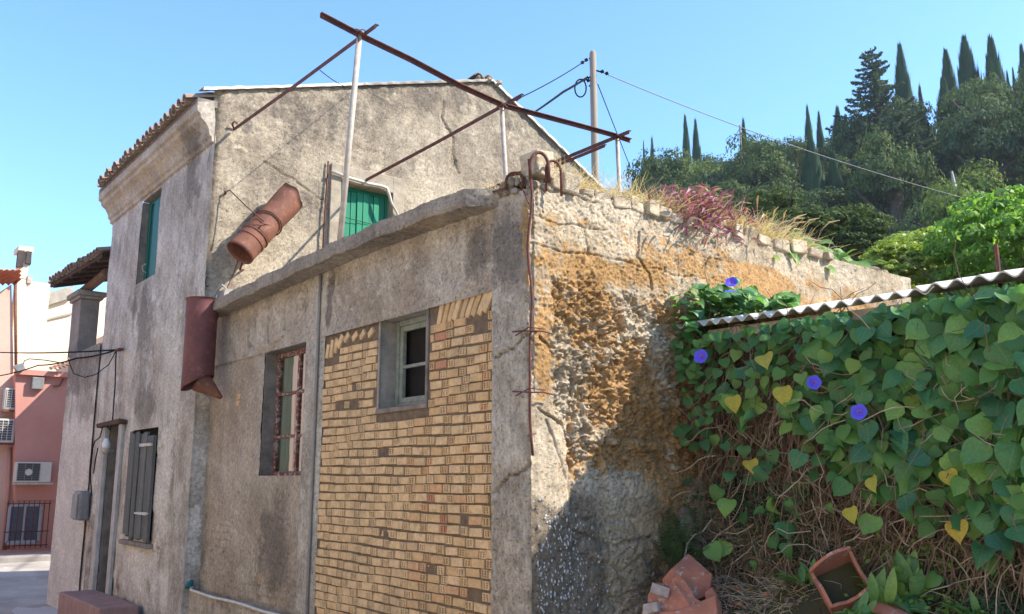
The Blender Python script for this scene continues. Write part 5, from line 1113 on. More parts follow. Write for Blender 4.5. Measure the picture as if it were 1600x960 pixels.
def join_leaves(name, L, mats, parent, kind='stuff'):
    """many leaves as one mesh; colour varies by island"""
    groups = {}
    for me, M_ in L: groups.setdefault(me.name, (me, []))[1].append(M_)
    for me, Ms in groups.values():
        v = np.array([q_.co[:] for q_ in me.vertices]); f = np.array([tuple(p.vertices) for p in me.polygons]); A = np.array([[list(r_) for r_ in M_] for M_ in Ms])
        W = np.einsum('kij,nj->kni', A[:, :3, :3], v)+A[:, None, :3, 3]; FF = f[None]+(np.arange(len(Ms))*len(v))[:, None, None]
        obj(name, mesh_np(name, W.reshape(-1, 3), FF.reshape(-1, f.shape[1]), mats, True), mats, parent, kind)
MAT['leafmix'] = m_leaf('small_vine_leaves', [(.05, .15, .055), (.08, .21, .06), (.12, .26, .06), (.06, .17, .06), (.22, .34, .07)])
ext_l = [(me, M_) for s_, me, M_ in LV[300:]]
for k in range(1100):
    x = rv.uniform(1040, 1640); y = rv.uniform(470, 930)
    if rv.random() < dens(x, y)*.9: ext_l.append((rv.choice(HL), leaf_matrix(pv(x, y, rv.uniform(1.5, 1.66)) if x > 1110 else pv(x, y, rv.uniform(1.45, 1.6)), rv.uniform(.05, .11), (-1, -.3, .3), roll=.8)))
join_leaves('small_leaves', ext_l, MAT['leafmix'], vine)
# stems
MAT['stem'] = m_flat('dry_stems', (.26, .175, .12), (.14, .10, .07), 12, .9, 0)
b = MB()
def wander(p, d, L, n_, r0, wob, grav=0., rr=rv):
    pts = [Vector(p)]; d = Vector(d).normalized()
    for k in range(n_):
        d = (d+Vector((rr.gauss(0, wob*.5), rr.gauss(0, wob), rr.gauss(0, wob)-grav))).normalized(); q_ = pts[-1]+d*L/n_; pts.append(q_)
    return pts
for k in range(3000):
    x = rv.uniform(1090, 1680); y = rv.uniform(500, 900); P = pv(x, y, rv.uniform(1.5, 1.84))
    if P[1] > -.03: continue
    if P[2] < .9: continue
    b.tube(wander(P, (rv.gauss(0, .15), rv.gauss(0, .5), -1 if rv.random() < .8 else .3), rv.uniform(.15, .6), 5, 0, .28, .1), [.0035, .0035, .003, .0028, .0024, .0015], 3, False)
obj('dry_stems', b, MAT['stem'], vine, 'stuff')
MAT['stem_l'] = m_flat('pale_dry_stems', (.46, .36, .26), (.28, .21, .15), 12, .9, 0)
b = MB()
for k in range(300):
    P = pv(rv.uniform(1110, 1640), rv.uniform(560, 900), rv.uniform(1.42, 1.7))
    if P[1] > -.05 or P[2] < .9: continue
    b.tube(wander(P, (rv.gauss(0, .3), rv.gauss(0, 1), rv.gauss(-.5, .6)), rv.uniform(.15, .5), 6, 0, .35), [.0028]*6+[.001], 3, False)
obj('pale_stems', b, MAT['stem_l'], vine, 'stuff')
# flowers
s = N('morning_glory_petal'); le = s.n('ShaderNodeVectorMath', operation='LENGTH'); s.l(s.O, le.inputs[0])
s.col(s.ramp(le.outputs['Value'], (.0, (.6, .35, .6)), (.16, (.35, .12, .5)), (.4, (.085, .07, .55)), (1, (.11, .09, .72)))).rgh(.6); MAT['petal'] = s.m
V = [(0, 0, -.5)]; n_ = 20
for (r_, z_) in ((.12, -.28), (.3, -.08), (.65, .0), (.97, .05)): V += [(math.cos(a)*r_*(1+.05*math.cos(5*a)*(r_ > .6)), math.sin(a)*r_*(1+.05*math.cos(5*a)*(r_ > .6)), z_+.04*math.cos(5*a)*r_) for a in np.linspace(0, 2*math.pi, n_+1)[:-1]]
Fl = [(0, 1+k, 1+(k+1) % n_) for k in range(n_)]+[(1+i*n_+k, 1+(i+1)*n_+k, 1+(i+1)*n_+(k+1) % n_, 1+i*n_+(k+1) % n_) for i in range(3) for k in range(n_)]
fm = bpy.data.meshes.new('flower'); fm.from_pydata(V, [], Fl); fm.materials.append(MAT['petal']); fm.polygons.foreach_set('use_smooth', np.ones(len(fm.polygons), bool))
for (x, y, X, nr, sz) in ((1143, 441, 1.75, (-.8, -.5, .5), .044), (1142, 456, 1.7, (-.2, -.3, 1), .042), (1095, 557, 1.33, (-.9, -.3, .2), .048), (1272, 598, 1.33, (-1, -.6, .1), .040), (1342, 644, 1.32, (-1, -.25, .2), .044)):
    P = pv(x, y, X)
    if P[1] > -.1 and X < 1.6: P[1] = -.12
    n1 = Vector(nr).normalized(); M_ = Matrix.Translation(Vector(P)) @ n1.to_track_quat('Z', 'Y').to_matrix().to_4x4() @ Matrix.Diagonal((sz, sz, sz, 1)); inst('flower', fm, vine, M_)

# ------------------------------------------------------------------ general foliage clouds
def cloud(P, Nn, size, asp=.5, rg=rng, droop=0., rn=.45):
    """rhombic folded leaves at P with outward normals; returns v,f"""
    n_ = len(P); d = rg.normal(size=(n_, 3)); d[:, 2] -= droop; d -= Nn*(d*Nn).sum(1)[:, None]; d /= np.linalg.norm(d, axis=1)[:, None]+1e-9
    nn = Nn+rg.normal(size=(n_, 3))*rn; nn /= np.linalg.norm(nn, axis=1)[:, None]; d -= nn*(d*nn).sum(1)[:, None]; d /= np.linalg.norm(d, axis=1)[:, None]+1e-9
    s_ = np.cross(d, nn); sz = (size*(.6+.8*rg.random(n_)))[:, None] if np.ndim(size) == 0 else size[:, None]
    v = np.stack([P-d*sz*.5, P+s_*sz*asp*.5+nn*sz*.06, P+d*sz*.5, P-s_*sz*asp*.5+nn*sz*.06], 1).reshape(-1, 3); f = np.arange(4*n_).reshape(-1, 4); return v, f
def sph(n_, rg=rng):
    v = rg.normal(size=(n_, 3)); return v/np.linalg.norm(v, axis=1)[:, None]
def crown_round(seed, nc=80, nl=75, R_=(1, 1, .85), cr=.26, ls=.075, bottom=-.55, rn=.45, asp=.6):
    rg = np.random.default_rng(seed); c = sph(nc*2, rg); c = c[c[:, 2] > bottom][:nc]; rad = .55+.4*rg.random(len(c))+.12*np.sin(c[:, 0]*4+seed)*np.cos(c[:, 1]*3); c = c*rad[:, None]*np.array(R_)
    crs = cr*(.6+.8*rg.random(len(c))); P = []; Nn = []
    for k in range(len(c)):
        d = sph(nl, rg); d[:, 2] = np.abs(d[:, 2])*.9-.15; d /= np.linalg.norm(d, axis=1)[:, None]; q_ = c[k]+d*crs[k]*(.7+.35*rg.random((nl, 1)))*np.array((1, 1, .75)); P.append(q_); Nn.append(d)
    return cloud(np.concatenate(P), np.concatenate(Nn), ls, asp, rg, 0, rn)
def m_tree(name, cols, tr=.2): return m_leaf(name, cols, .8, tr, .12, True, .08)
MAT['bark'] = m_flat('bark', (.16, .12, .09), (.08, .06, .045), 6, .95, .02)
def trunk_mesh(h, r, seed, limbs=5):
    rd = random.Random(seed); b = MB(); b.tube([(0, 0, -.4), (0.02, 0, h*.4), (.05, .03, h*.75), (.02, .05, h)], [r*1.3, r, r*.7, r*.25], 7)
    for k in range(limbs):
        z = h*rd.uniform(.35, .8); a = rd.uniform(0, 6.28); L = h*rd.uniform(.3, .5); b.tube([(0.03, .02, z), (math.cos(a)*L*.5, math.sin(a)*L*.5, z+L*.35), (math.cos(a)*L, math.sin(a)*L, z+L*.7)], [r*.5, r*.3, r*.1], 5)
    me = bpy.data.meshes.new('trunk'); me.from_pydata(b.v, [], b.f); me.materials.append(MAT['bark']); return me
OAK = [m_tree('oak_leaf', [(.06, .088, .036), (.09, .122, .045), (.13, .16, .055)]), m_tree('olive_leaf', [(.09, .12, .06), (.125, .155, .07), (.08, .11, .05)]), m_tree('light_tree_leaf', [(.13, .18, .045), (.18, .22, .05), (.11, .15, .045)])]
CR_ = []
for k in range(6): CR_.append(mesh_np('crown', *crown_round(300+k, nc=48, nl=150, R_=(1, 1, .9), cr=.34, ls=.075, rn=.28), OAK[(0, 0, 1, 0, 1, 2)[k]]))
TR_ = [trunk_mesh(1.0, .07, k) for k in range(3)]
TREES = []
def put_tree(name, crown, trunk, x, y, w_, h_, label, cat, grp, sc=None, zoff=0., rot=0.):
    z = float(ground_z(np.array(x), np.array(y))); t = thing(name, label, cat, (x, y, z), grp); TREES.append(t)
    M_ = Matrix.Translation((x, y, z+h_*sc[0] if sc else z)) @ Matrix.Rotation(rot, 4, 'Z') @ Matrix.Diagonal((w_, w_, h_*(sc[1] if sc else 1), 1))
    inst('crown', crown, t, M_)
    if trunk: inst('trunk', trunk, t, Matrix.Translation((x, y, z)) @ Matrix.Rotation(rot, 4, 'Z') @ Matrix.Diagonal((h_*.8, h_*.8, h_*.8, 1)))
    return t
rt_ = random.Random(55); nt_ = 0
polar = lambda b_, r_: (CAM[0]+r_*math.cos(R(51.8-b_)), CAM[1]+r_*math.sin(R(51.8-b_)))
r_ = 33.; row = 0
while r_ < 84:
    b0 = 4.5+(row % 2)*1.6; st_ = 4.1/r_*57.3
    b_ = b0
    while b_ < 34:
        bb = b_+rt_.uniform(-.3, .3)*st_; r2 = r_+rt_.uniform(-1.3, 1.3); x, y = polar(bb, r2); k = rt_.choice((0, 1, 3, 0, 1, 2, 4, 5, 3, 0, 1, 3)); w_ = rt_.uniform(1.7, 3.0)*(.85 if r2 > 60 else 1); h_ = rt_.uniform(4.2, 7.6)*(.7 if bb < 8 else 1)
        look = {0: 'dark green', 1: 'dark green', 3: 'dark green', 2: 'grey-green', 4: 'grey-green', 5: 'yellow-green'}[k]; size_ = 'wide' if w_ > 2.65 else ('small' if w_ < 2.2 else 'round')
        rw_ = 'foot' if r2 < 40 else 'lower slope' if r2 < 50 else 'middle slope' if r2 < 60 else 'upper slope' if r2 < 70 else 'crest'
        pxx = 800+1426*math.tan(R(bb)); lm = 'left of the cypress pair' if pxx < 1055 else 'near the cypress pair' if pxx < 1110 else 'near the thin distant pole' if pxx < 1200 else 'by the large dark cypress' if pxx < 1290 else 'left of the tall fir' if pxx < 1345 else 'below the tall fir' if pxx < 1430 else 'below the tall cypress trio' if pxx < 1530 else 'at the right edge'
        lab = f'{size_} {look} tree, {rw_} of the hill, {lm}'
        put_tree('round_tree', CR_[k], TR_[nt_ % 3], x, y, w_, h_, lab, 'tree', {0: 'dark round trees on the hill', 2: 'grey-green trees on the hill', 5: 'light green trees on the hill'}[{0: 0, 1: 0, 3: 0, 2: 2, 4: 2, 5: 5}[k]], (.55, .5), rot=rt_.uniform(0, 6)); nt_ += 1
        b_ += st_
    r_ += 4.3; row += 1
bylab = {}
for t in TREES: bylab.setdefault(t['label'], []).append(t)
print('dups', [(l, len(t)) for l, t in bylab.items() if len(t) > 1])
for lb, tt in bylab.items():
    if len(tt) > 1:
        tt.sort(key=lambda o: pj(o.location)[0])
        for k, o in enumerate(tt): o['label'] = lb+(', left one' if k == 0 else ', right one' if k == len(tt)-1 else ', middle one' if len(tt) == 3 else (', second from left', ', third from left', ', fourth from left')[min(k-1, 2)])
# undergrowth that closes the gaps
n_ = 26000; bb = rng.uniform(3, 36, n_); r2 = rng.uniform(20, 84, n_)**1.0; th = np.radians(51.8-bb); X_ = CAM[0]+r2*np.cos(th); Y_ = CAM[1]+r2*np.sin(th); Z_ = ground_z(X_, Y_)+rng.random(n_)*.9
nn = sph(n_); nn[:, 2] = np.abs(nn[:, 2]); v, f = cloud(np.stack([X_, Y_, Z_], 1), nn, .38, .7)
obj('undergrowth', mesh_np('undergrowth', v, f, OAK[0]), OAK[0], None, 'stuff'); bpy.data.objects['undergrowth']['label'] = 'dark undergrowth covering the wooded hillside'; bpy.data.objects['undergrowth']['category'] = 'undergrowth'
# cypresses
def crown_cypress(seed, n_=6500):
    rg = np.random.default_rng(seed); t = rg.random(n_)**.85; prof = np.interp(t, [0, .08, .3, .6, .85, 1], [.55, .85, 1, .8, .38, .04]); a = rg.random(n_)*2*np.pi
    lump_ = 1+.25*np.sin(a*3+t*14+seed)+.22*np.sin(a*5-t*31)+.12*np.sin(t*70+a*2); rr = prof*lump_*(.62+.50*rg.random(n_)**2); P = np.stack([np.cos(a)*rr, np.sin(a)*rr, t], 1)
    Nn = np.stack([np.cos(a), np.sin(a), .3+0*a], 1); Nn /= np.linalg.norm(Nn, axis=1)[:, None]
    d = np.stack([np.cos(a)*.12, np.sin(a)*.12, 0*a+.05], 1)*(.5+rg.random((n_, 1))); s_ = np.stack([-np.sin(a), np.cos(a), 0*a], 1)*.10
    dz = np.array([0, 0, 1.])*(.025+.03*rg.random((n_, 1)))
    return np.stack([P-dz, P+s_+.3*d, P+dz*1.5+d, P-s_+.3*d], 1).reshape(-1, 3), np.arange(4*n_).reshape(-1, 4)
MAT['cyp'] = m_tree('cypress_leaf', [(.035, .07, .035), (.06, .10, .045), (.045, .085, .045)], .1); MAT['cypb'] = m_tree('brown_cypress', [(.11, .08, .055), (.08, .065, .045), (.05, .06, .035)], .1)
CY = [mesh_np('crown', *crown_cypress(k), MAT['cyp']) for k in (1, 2, 3)]+[mesh_np('crown', *crown_cypress(4, 2200), MAT['cypb'])]
TC = trunk_mesh(1.0, .02, 9, 0)
def cyp(x, ytop, wpx, r_, label, var=0, name='cypress', low=0):
    P = pD(x, ytop, r_); z = float(ground_z(np.array(P[0]), np.array(P[1]))); h = P[2]-z; w_ = wpx/2*r_/1426*.92
    t = thing(name, label, 'cypress', (P[0], P[1], z), 'cypresses on the hill'); inst('crown', CY[var], t, Matrix.Translation((P[0], P[1], z+low)) @ Matrix.Rotation(x, 4, 'Z') @ Matrix.Diagonal((w_, w_, h-low, 1)))
    inst('trunk', TC, t, Matrix.Translation((P[0], P[1], z)) @ Matrix.Diagonal((h*.9, h*.9, h*.9, 1)))
for a_ in ((1006, 240, 8, 78, 'tiny cypress at the far left end of the ridge', 0), (1019, 232, 15, 76, 'brownish bare-looking cypress at the left end of the ridge', 3), (1071, 200, 18, 74, 'left one of the slender cypress pair left of the hill', 0), (1087, 206, 19, 73, 'right one of the slender cypress pair left of the hill', 1),
           (1162, 204, 17, 74, 'single cypress touching the thin distant pole', 2), (1262, 183, 17, 72, 'narrow pointed cypress above the large dark one, mid ridge', 0), (1267, 232, 40, 54, 'large dark cypress reaching down the middle of the hillside', 1), (1280, 192, 16, 74, 'short cypress just right of the narrow pointed one', 2),
           (1309, 183, 26, 72, 'broad cypress left of the tall fir', 0), (1322, 196, 20, 73, 'lower cypress leaning against the broad one left of the fir', 1), (1302, 250, 28, 56, 'shaded cypress below the broad one left of the fir', 2), (1407, 93, 32, 70, 'tall full cypress right beside the fir', 1), (1438, 150, 17, 73, 'thin ragged cypress in the gap right of the fir', 3),
           (1479, 98, 30, 71, 'left cypress of the tall trio on the right ridge', 0), (1474, 138, 30, 68, 'lower cypress leaning on the left one of the trio', 2), (1508, 79, 38, 70, 'tallest cypress, in the middle of the right ridge', 1), (1499, 158, 32, 66, 'short cypress at the foot of the tallest one', 0), (1549, 78, 34, 70, 'cypress with ragged top, right of the tallest one', 2),
           (1575, 128, 11, 74, 'left one of two tiny cypresses near the right edge', 0), (1584, 124, 10, 75, 'right one of two tiny cypresses near the right edge', 1), (1597, 88, 20, 71, 'cypress cut by the right edge of the photo', 1), (1622, 120, 24, 71, 'cypress just beyond the right edge', 0)): cyp(*a_)
# fir with tiered open branches
def fir(seed, H_, Wd, open_top=True):
    rg = np.random.default_rng(seed); rd = random.Random(seed); P = []; Nn = []; b = MB(); b.tube([(0, 0, -.3), (.1, 0, H_*.5), (0, .05, H_*.98)], [.28, .18, .04], 8)
    nt2 = 34
    for k in range(nt2):
        t = .12+.86*k/nt2; z = H_*t; L0 = Wd*(1-t)**.8*(1.1 if k % 3 else .5)
        for j in range(5 if t < .9 else 3):
            a = rd.uniform(0, 6.28); L = L0*rd.uniform(.65, 1.15)+.25; pts = [(0, 0, z), (math.cos(a)*L*.5, math.sin(a)*L*.5, z-.02*L), (math.cos(a)*L, math.sin(a)*L, z+.12*L)]
            b.tube(pts, [.05, .03, .01], 4, False)
            m_ = int(60*L+12); s_ = rg.random(m_)**.7; side = rg.normal(size=m_)*.13*(1.2-s_)*L*.6
            px_ = np.cos(a)*L*s_-np.sin(a)*side; py_ = np.sin(a)*L*s_+np.cos(a)*side; pz_ = z+.12*L*s_**2-.1*np.abs(side)+rg.normal(size=m_)*.05-.04*L*np.sin(s_*3.1)
            P.append(np.stack([px_, py_, pz_], 1)); q_ = rg.normal(size=(m_, 3))*.5+np.array([0, 0, 1]); Nn.append(q_/np.linalg.norm(q_, axis=1)[:, None])
    v, f = cloud(np.concatenate(P), np.concatenate(Nn), .24, .45, rg); return v, f, b
MAT['fir'] = m_tree('fir_needles', [(.08, .12, .075), (.12, .16, .10), (.17, .20, .12)], .1)
for (x, yt, wd, r_, lab, sd) in ((1361, 70, 4.2, 64, 'tall ragged fir with open tiered branches on the ridge', 5), (1402, 172, 4.2, 56, 'broad feathery pine in front of the fir', 8)):
    P = pD(x, yt, r_); z = float(ground_z(np.array(P[0]), np.array(P[1]))); H_ = P[2]-z; v, f, b = fir(sd, H_, wd); t = thing('fir_tree' if sd == 5 else 'pine_tree', lab, 'tree', (P[0], P[1], z))
    o = bpy.data.objects.new('crown', mesh_np('crown', v, f, MAT['fir'])); fin(o, 'crown', t); me = bpy.data.meshes.new('trunk'); me.from_pydata(b.v, [], b.f); me.materials.append(MAT['bark']); fin(bpy.data.objects.new('trunk', me), 'trunk', t)
a = pD(1156, 196, 60); b = MB(); b.tube([(a[0], a[1], a[2]-9), a], [.09, .06], 8); o_ = obj('utility_pole', b, MAT['pole'], None, loc=(a[0], a[1], a[2]-9)); tag(o_, 'thin distant pole beside the single cypress', 'pole')
cable([a-np.array((0, 0, .2)), pD(1195, 232, 62)], .03, 'right stay wire of the thin distant pole'); cable([a-np.array((0, 0, .2)), pD(1127, 252, 62)], .02, 'left stay wire of the thin distant pole')
a, c = pD(1487, 268, 45), pD(1494, 302, 45); b = MB(); b.tube([c, a], [.10, .05], 6); o_ = obj('dead_trunk', b, MAT['galv'], None, loc=tuple(c)); tag(o_, 'bare grey dead trunk standing among the shaded trees on the hill', 'trunk')

# ------------------------------------------------------------------ bright shrubs behind the shed
MAT['shrub'] = m_leaf('bright_shrub_leaf', [(.18, .33, .06), (.25, .42, .08), (.13, .25, .05), (.32, .45, .10)], .5, .4); MAT['shrub2'] = m_leaf('yellow_shrub_leaf', [(.26, .34, .07), (.36, .42, .09), (.18, .26, .055)], .5, .35)
def shrub(cx, cy, wpx, hpx, D, label, mt, seed, ls=.10, nc=110, nl=60, name='shrub'):
    P = pD(cx, cy, D); k = D/1426; w_ = wpx/2*k; hh = hpx/2*k; v, f = crown_round(seed, int(nc*1.3), int(nl*1.5), (1, 1, 1), .20, ls/w_*.72, -.8, .4, .5); v = v*np.array((w_, w_, hh))
    z = float(ground_z(np.array(P[0]), np.array(P[1]))); t = thing(name, label, 'shrub', (P[0], P[1], z)); o = bpy.data.objects.new('crown', mesh_np('crown', v, f, mt)); fin(o, 'crown', t); o.location = (0, 0, P[2]-z)
    me = trunk_mesh(P[2]-z+hh*.3, .06, seed, 6); fin(bpy.data.objects.new('trunk', me), 'trunk', t); return t
shrub(1600, 400, 230, 210, 10.5, 'bright lime-green shrub rising at the right edge behind the corrugated roof', MAT['shrub'], 401, .10, 150, 60)
shrub(1455, 425, 190, 130, 11.5, 'yellow-green shrub behind the middle of the corrugated roof', MAT['shrub2'], 402, .085, 130, 60)
shrub(1530, 400, 110, 90, 12.5, 'denser mid-green shrub between the two bright shrubs', MAT['shrub'], 403, .08, 90, 60)
shrub(1395, 418, 80, 70, 10.5, 'small yellowish shrub at the left end of the bright shrubs', MAT['shrub2'], 404, .07, 60, 60)
for (x, y, w_, h_, D, sd) in ((1240, 362, 120, 70, 17, 501), (1330, 375, 130, 110, 18, 502), (1200, 335, 110, 80, 22, 503)): 
    P = pD(x, y, D); shrub(x, y, w_, h_, D, {501: 'dark shrub just above the leafy plant on the wall', 502: 'dark rounded tree behind the small yellowish shrub', 503: 'dark shrub behind the purple plant, at the foot of the hill'}[sd], OAK[0], sd, .12, 90, 50, 'dark_shrub')
# leafy plant on the wall top
OVAL = [(0, 0), (.12, .08), (.24, .25), (.28, .45), (.22, .7), (.1, .9), (0, 1)]
MAT['fresh'] = m_leaf('fresh_leaf', [(.16, .28, .06), (.22, .34, .09), (.12, .22, .05)], .5, .4, isl=True)
LO = [leaf_mesh('leaf', MAT['fresh'], OVAL, f_, c_, 3) for f_, c_ in ((.3, .4), (.5, .8))]
t = thing('leafy_plant', 'fresh green broad-leaved plant growing on the far part of the side wall', 'plant', tuple(pY(1270, 420, .3))); L = []
for k in range(260):
    x = rv.uniform(1190, 1350); yc_ = np.interp(x, [1190, 1230, 1290, 1350], [372, 376, 398, 425]); y = yc_+rv.uniform(-14, 26); L.append((rv.choice(LO), leaf_matrix(pY(x, y, rv.uniform(.05, .7)), rv.uniform(.10, .17), (-.4, -.5, .8), .2, 1.2)))
join_leaves('leaves', L, MAT['fresh'], t)
for k in range(7):
    x = 1350+k*10+rv.uniform(-1.5, 1.5); y = np.interp(x, [1350, 1410], [428, 442])+rv.uniform(-4, 4); p = pY(x, y, .12); b = MB(); lump(b, p[0], p[1], p[2], rv.uniform(.06, .1), rv)
    o_ = obj('stone', b, MAT['rubblebits'], None, loc=tuple(p)); tag(o_, ('first', 'second', 'third', 'fourth', 'fifth', 'sixth', 'seventh')[k]+' from the left of the loose grey stones on the far wall top', 'stone', 'stones at the far end of the wall top')
# dry grass on the roof edge
MAT['straw'] = m_leaf('dry_grass', [(.58, .44, .27), (.70, .57, .38), (.44, .31, .19), (.64, .49, .32)], .8, .3)
def grass(n_, fp, L0, L1, name, mat, w_=.004, lean=.5, seg=4, up=1., rr=random.Random(91)):
    b = MB()
    for k in range(n_):
        P = fp(rr); L = rr.uniform(L0, L1); a = rr.uniform(0, 6.28); d = Vector((math.cos(a)*lean*rr.random(), math.sin(a)*lean*rr.random(), up)).normalized(); g = rr.uniform(.05, .5); pts = [Vector(P)]
        for s_ in range(seg): d = (d+Vector((math.cos(a)*g*.4, math.sin(a)*g*.4, -g*.45))).normalized(); pts.append(pts[-1]+d*L/seg)
        b.ribbon(pts, [w_*rr.uniform(.6, 1.3)*q_ for q_ in np.linspace(1, .25, seg+1)], (rr.gauss(0, 1), rr.gauss(0, 1), .3))
    return b
def fp1(r):
    x = r.uniform(.12, 3.05); return (x, r.uniform(-.02, .75), 3.46+.04*r.random())
dg1 = thing('dry_grass', 'dry straw-coloured grass tangled along the top of the side wall', 'grass', (1.5, .3, 3.46))
hgt = lambda x: .12+.10*math.exp(-((x-1.1)/.5)**2)
b = grass(8000, fp1, .10, .27, 'g', None, .0026, 1.6); obj('grass_blades', b, MAT['straw'], dg1, 'stuff')
b = grass(1500, lambda r: (r.gauss(2.35, .42), r.uniform(0, .5), 3.46), .16, .36, 'g', None, .0028, 1.1)
b2 = grass(500, lambda r: (r.gauss(1.2, .4), r.uniform(0.05, .6), 3.46), .20, .34, 'g', None, .0035, .9); b.add(b2.v, b2.f); obj('tall_blades', b, MAT['straw'], dg1, 'stuff')
b = MB(); rg2 = random.Random(6)
for k in range(45):
    x = rg2.gauss(2.3, .5); y = rg2.uniform(0, .5); L = rg2.uniform(.2, .36); a = rg2.uniform(-2.5, .6); p0 = Vector((x, y, 3.47)); d = Vector((math.cos(a)*.4, math.sin(a)*.4, 1)).normalized(); p1 = p0+d*L*.7; p2 = p1+(d+Vector((math.cos(a)*.6, math.sin(a)*.6, -.2)))*L*.25; p3 = p2+(d+Vector((math.cos(a)*1.4, math.sin(a)*1.4, -.9)))*L*.16
    b.tube([p0, p1, p2, p3], [.0022, .002, .008, .003], 4, False)
obj('seed_heads', b, MAT['straw'], dg1, 'stuff')
b = grass(450, lambda r: (r.uniform(.0, .5), r.uniform(.2, 1.6), 3.47), .05, .16, 'g', None, .003, 1.0); o_ = obj('dry_grass', b, MAT['straw'], None, 'stuff', loc=(.2, .8, 3.46)); tag(o_, 'short dry grass tufts on the slab near the corner', 'grass')
# purple plant
LAN = [(0, 0), (.07, .12), (.10, .35), (.08, .65), (.03, .88), (0, 1)]
MAT['purple'] = m_leaf('purple_leaf', [(.22, .05, .12), (.33, .10, .20), (.17, .04, .11), (.36, .20, .19), (.28, .07, .18), (.42, .28, .22)], .45, .25)
LP = [leaf_mesh('leaf', MAT['purple'], [(x_*1.1, y_) for x_, y_ in LAN], .9, c_, 2) for c_ in (.4, .9)]
t = thing('purple_plant', 'purple-leaved plant spilling over the top of the side wall', 'plant', tuple(pY(1100, 350, .15))); L = []
for k in range(760):
    x = rv.gauss(1098, 28) if k < 500 else rv.gauss(1110, 44); y = rv.gauss(333, 19)+(x-1098)*.30
    if y < 292+max(0, x-1110)*.6: continue
    P = pY(x, y, rv.uniform(-.12, .35)); a = rv.uniform(0, 6.28); d = Vector((math.cos(a), math.sin(a)-.2, rv.uniform(-.5, 1.1))).normalized(); n1 = Vector((rv.gauss(0, 1), rv.gauss(0, 1), 1)); n1 = (n1-d*n1.dot(d)).normalized(); s_ = rv.uniform(.05, .12)
    L.append((rv.choice(LP), Matrix.Translation(Vector(P)) @ Matrix((d.cross(n1), d, n1)).transposed().to_4x4() @ Matrix.Diagonal((s_, s_, s_, 1))))
join_leaves('leaves', L, MAT['purple'], t)
b = MB()
for k in range(60): b.tube(wander(pY(rv.gauss(1105, 30), 350+rv.uniform(-5, 20), rv.uniform(0, .3)), (rv.gauss(0, .6), rv.gauss(-.3, .5), 1), .25, 4, 0, .3), .004, 4, False)
obj('stems', b, m_flat('purple_stem', (.22, .08, .10), (.15, .06, .07), 10, .7, 0), t, 'stuff')

# ------------------------------------------------------------------ debris and plants on the bank below the vine
rf = random.Random(404)
MAT['limeold'] = m_flat('old_lime', (.50, .43, .40), (.34, .27, .24), 25, .9, .006)
s = N('terracotta'); s.col(s.mix(s.ramp(s.noise(7, 8, .7), (.42, 0), (.66, 1)), (.46, .18, .115), (.30, .13, .095))); s.col(s.mix(s.ramp(s.noise(16, 8, .75), (.56, 0), (.64, .75)), s.b.inputs['Base Color'].links[0].from_socket, (.55, .46, .40))).rgh(.85).bump(s.noise(50, 5), .5, .003); MAT['terra'] = s.m
def shard(pts, th, name='shard', mat='terra', par=None, bevel=.004):
    """pts: (px, py, X) corners of a plate; th: thickness vector"""
    P = [Vector(pX(*p)) for p in pts]; t = Vector(th); n_ = len(P)
    return obj(name, MB().add([tuple(p) for p in P]+[tuple(p+t) for p in P], [tuple(range(n_)), tuple(range(n_, 2*n_))[::-1]]+[(i, i+n_, (i+1) % n_+n_, (i+1) % n_) for i in range(n_)]), MAT[mat], par, bevel=bevel, loc=tuple(P[0]) if par is None else None)
G = 'broken terracotta pieces heaped at the wall foot'
for lab, pts, th, mt in (('tall curved terracotta shard, rearmost of the heap', [(1034, 906, .75), (1048, 890, .78), (1075, 865, .95), (1112, 897, .95), (1108, 930, .92), (1070, 945, .8), (1040, 935, .75)], (.028, .01, -.01), 'terra'),
                         ('pointed front terracotta shard leaning in the heap', [(1028, 962, .62), (1050, 905, .70), (1060, 898, .72), (1072, 908, .74), (1086, 935, .76), (1105, 944, .78), (1096, 975, .70)], (.025, .02, -.01), 'terra'),
                         ('flat terracotta slab at the bottom of the heap', [(1000, 957, .55), (1060, 954, .65), (1118, 930, .8), (1122, 975, .75), (1040, 990, .55)], (.05, 0, -.04), 'terra'),
                         ('small rounded terracotta fragment right of the heap', [(1101, 926, .82), (1112, 918, .86), (1121, 932, .88), (1118, 955, .86), (1104, 945, .82)], (.04, .02, 0), 'terra')):
    o_ = shard(pts, th, 'terracotta_shard', mt); tag(o_, lab, 'shard', G)
o_ = shard([(1020, 912, .58), (1046, 922, .66), (1043, 948, .66), (1010, 958, .56), (1012, 930, .56)], (.09, .03, .0), 'brick_fragment', 'terra', None, .006); tag(o_, 'whitish-faced broken brick at the left of the terracotta heap', 'brick')
o_ = shard([(1019, 911, .575), (1047, 921, .655), (1044, 936, .655), (1016, 926, .57)], (-.004, -.003, .004), 'mortar_cake', 'limeold', None, .002); tag(o_, 'pale mortar cake stuck on the broken brick', 'mortar')
o_ = shard([(1004, 944, .53), (1026, 940, .57), (1028, 956, .57), (1003, 962, .53)], (.04, .01, -.01), 'stone', 'limeold', None, .006); tag(o_, 'small pale grey stone below the whitish-faced brick', 'stone')
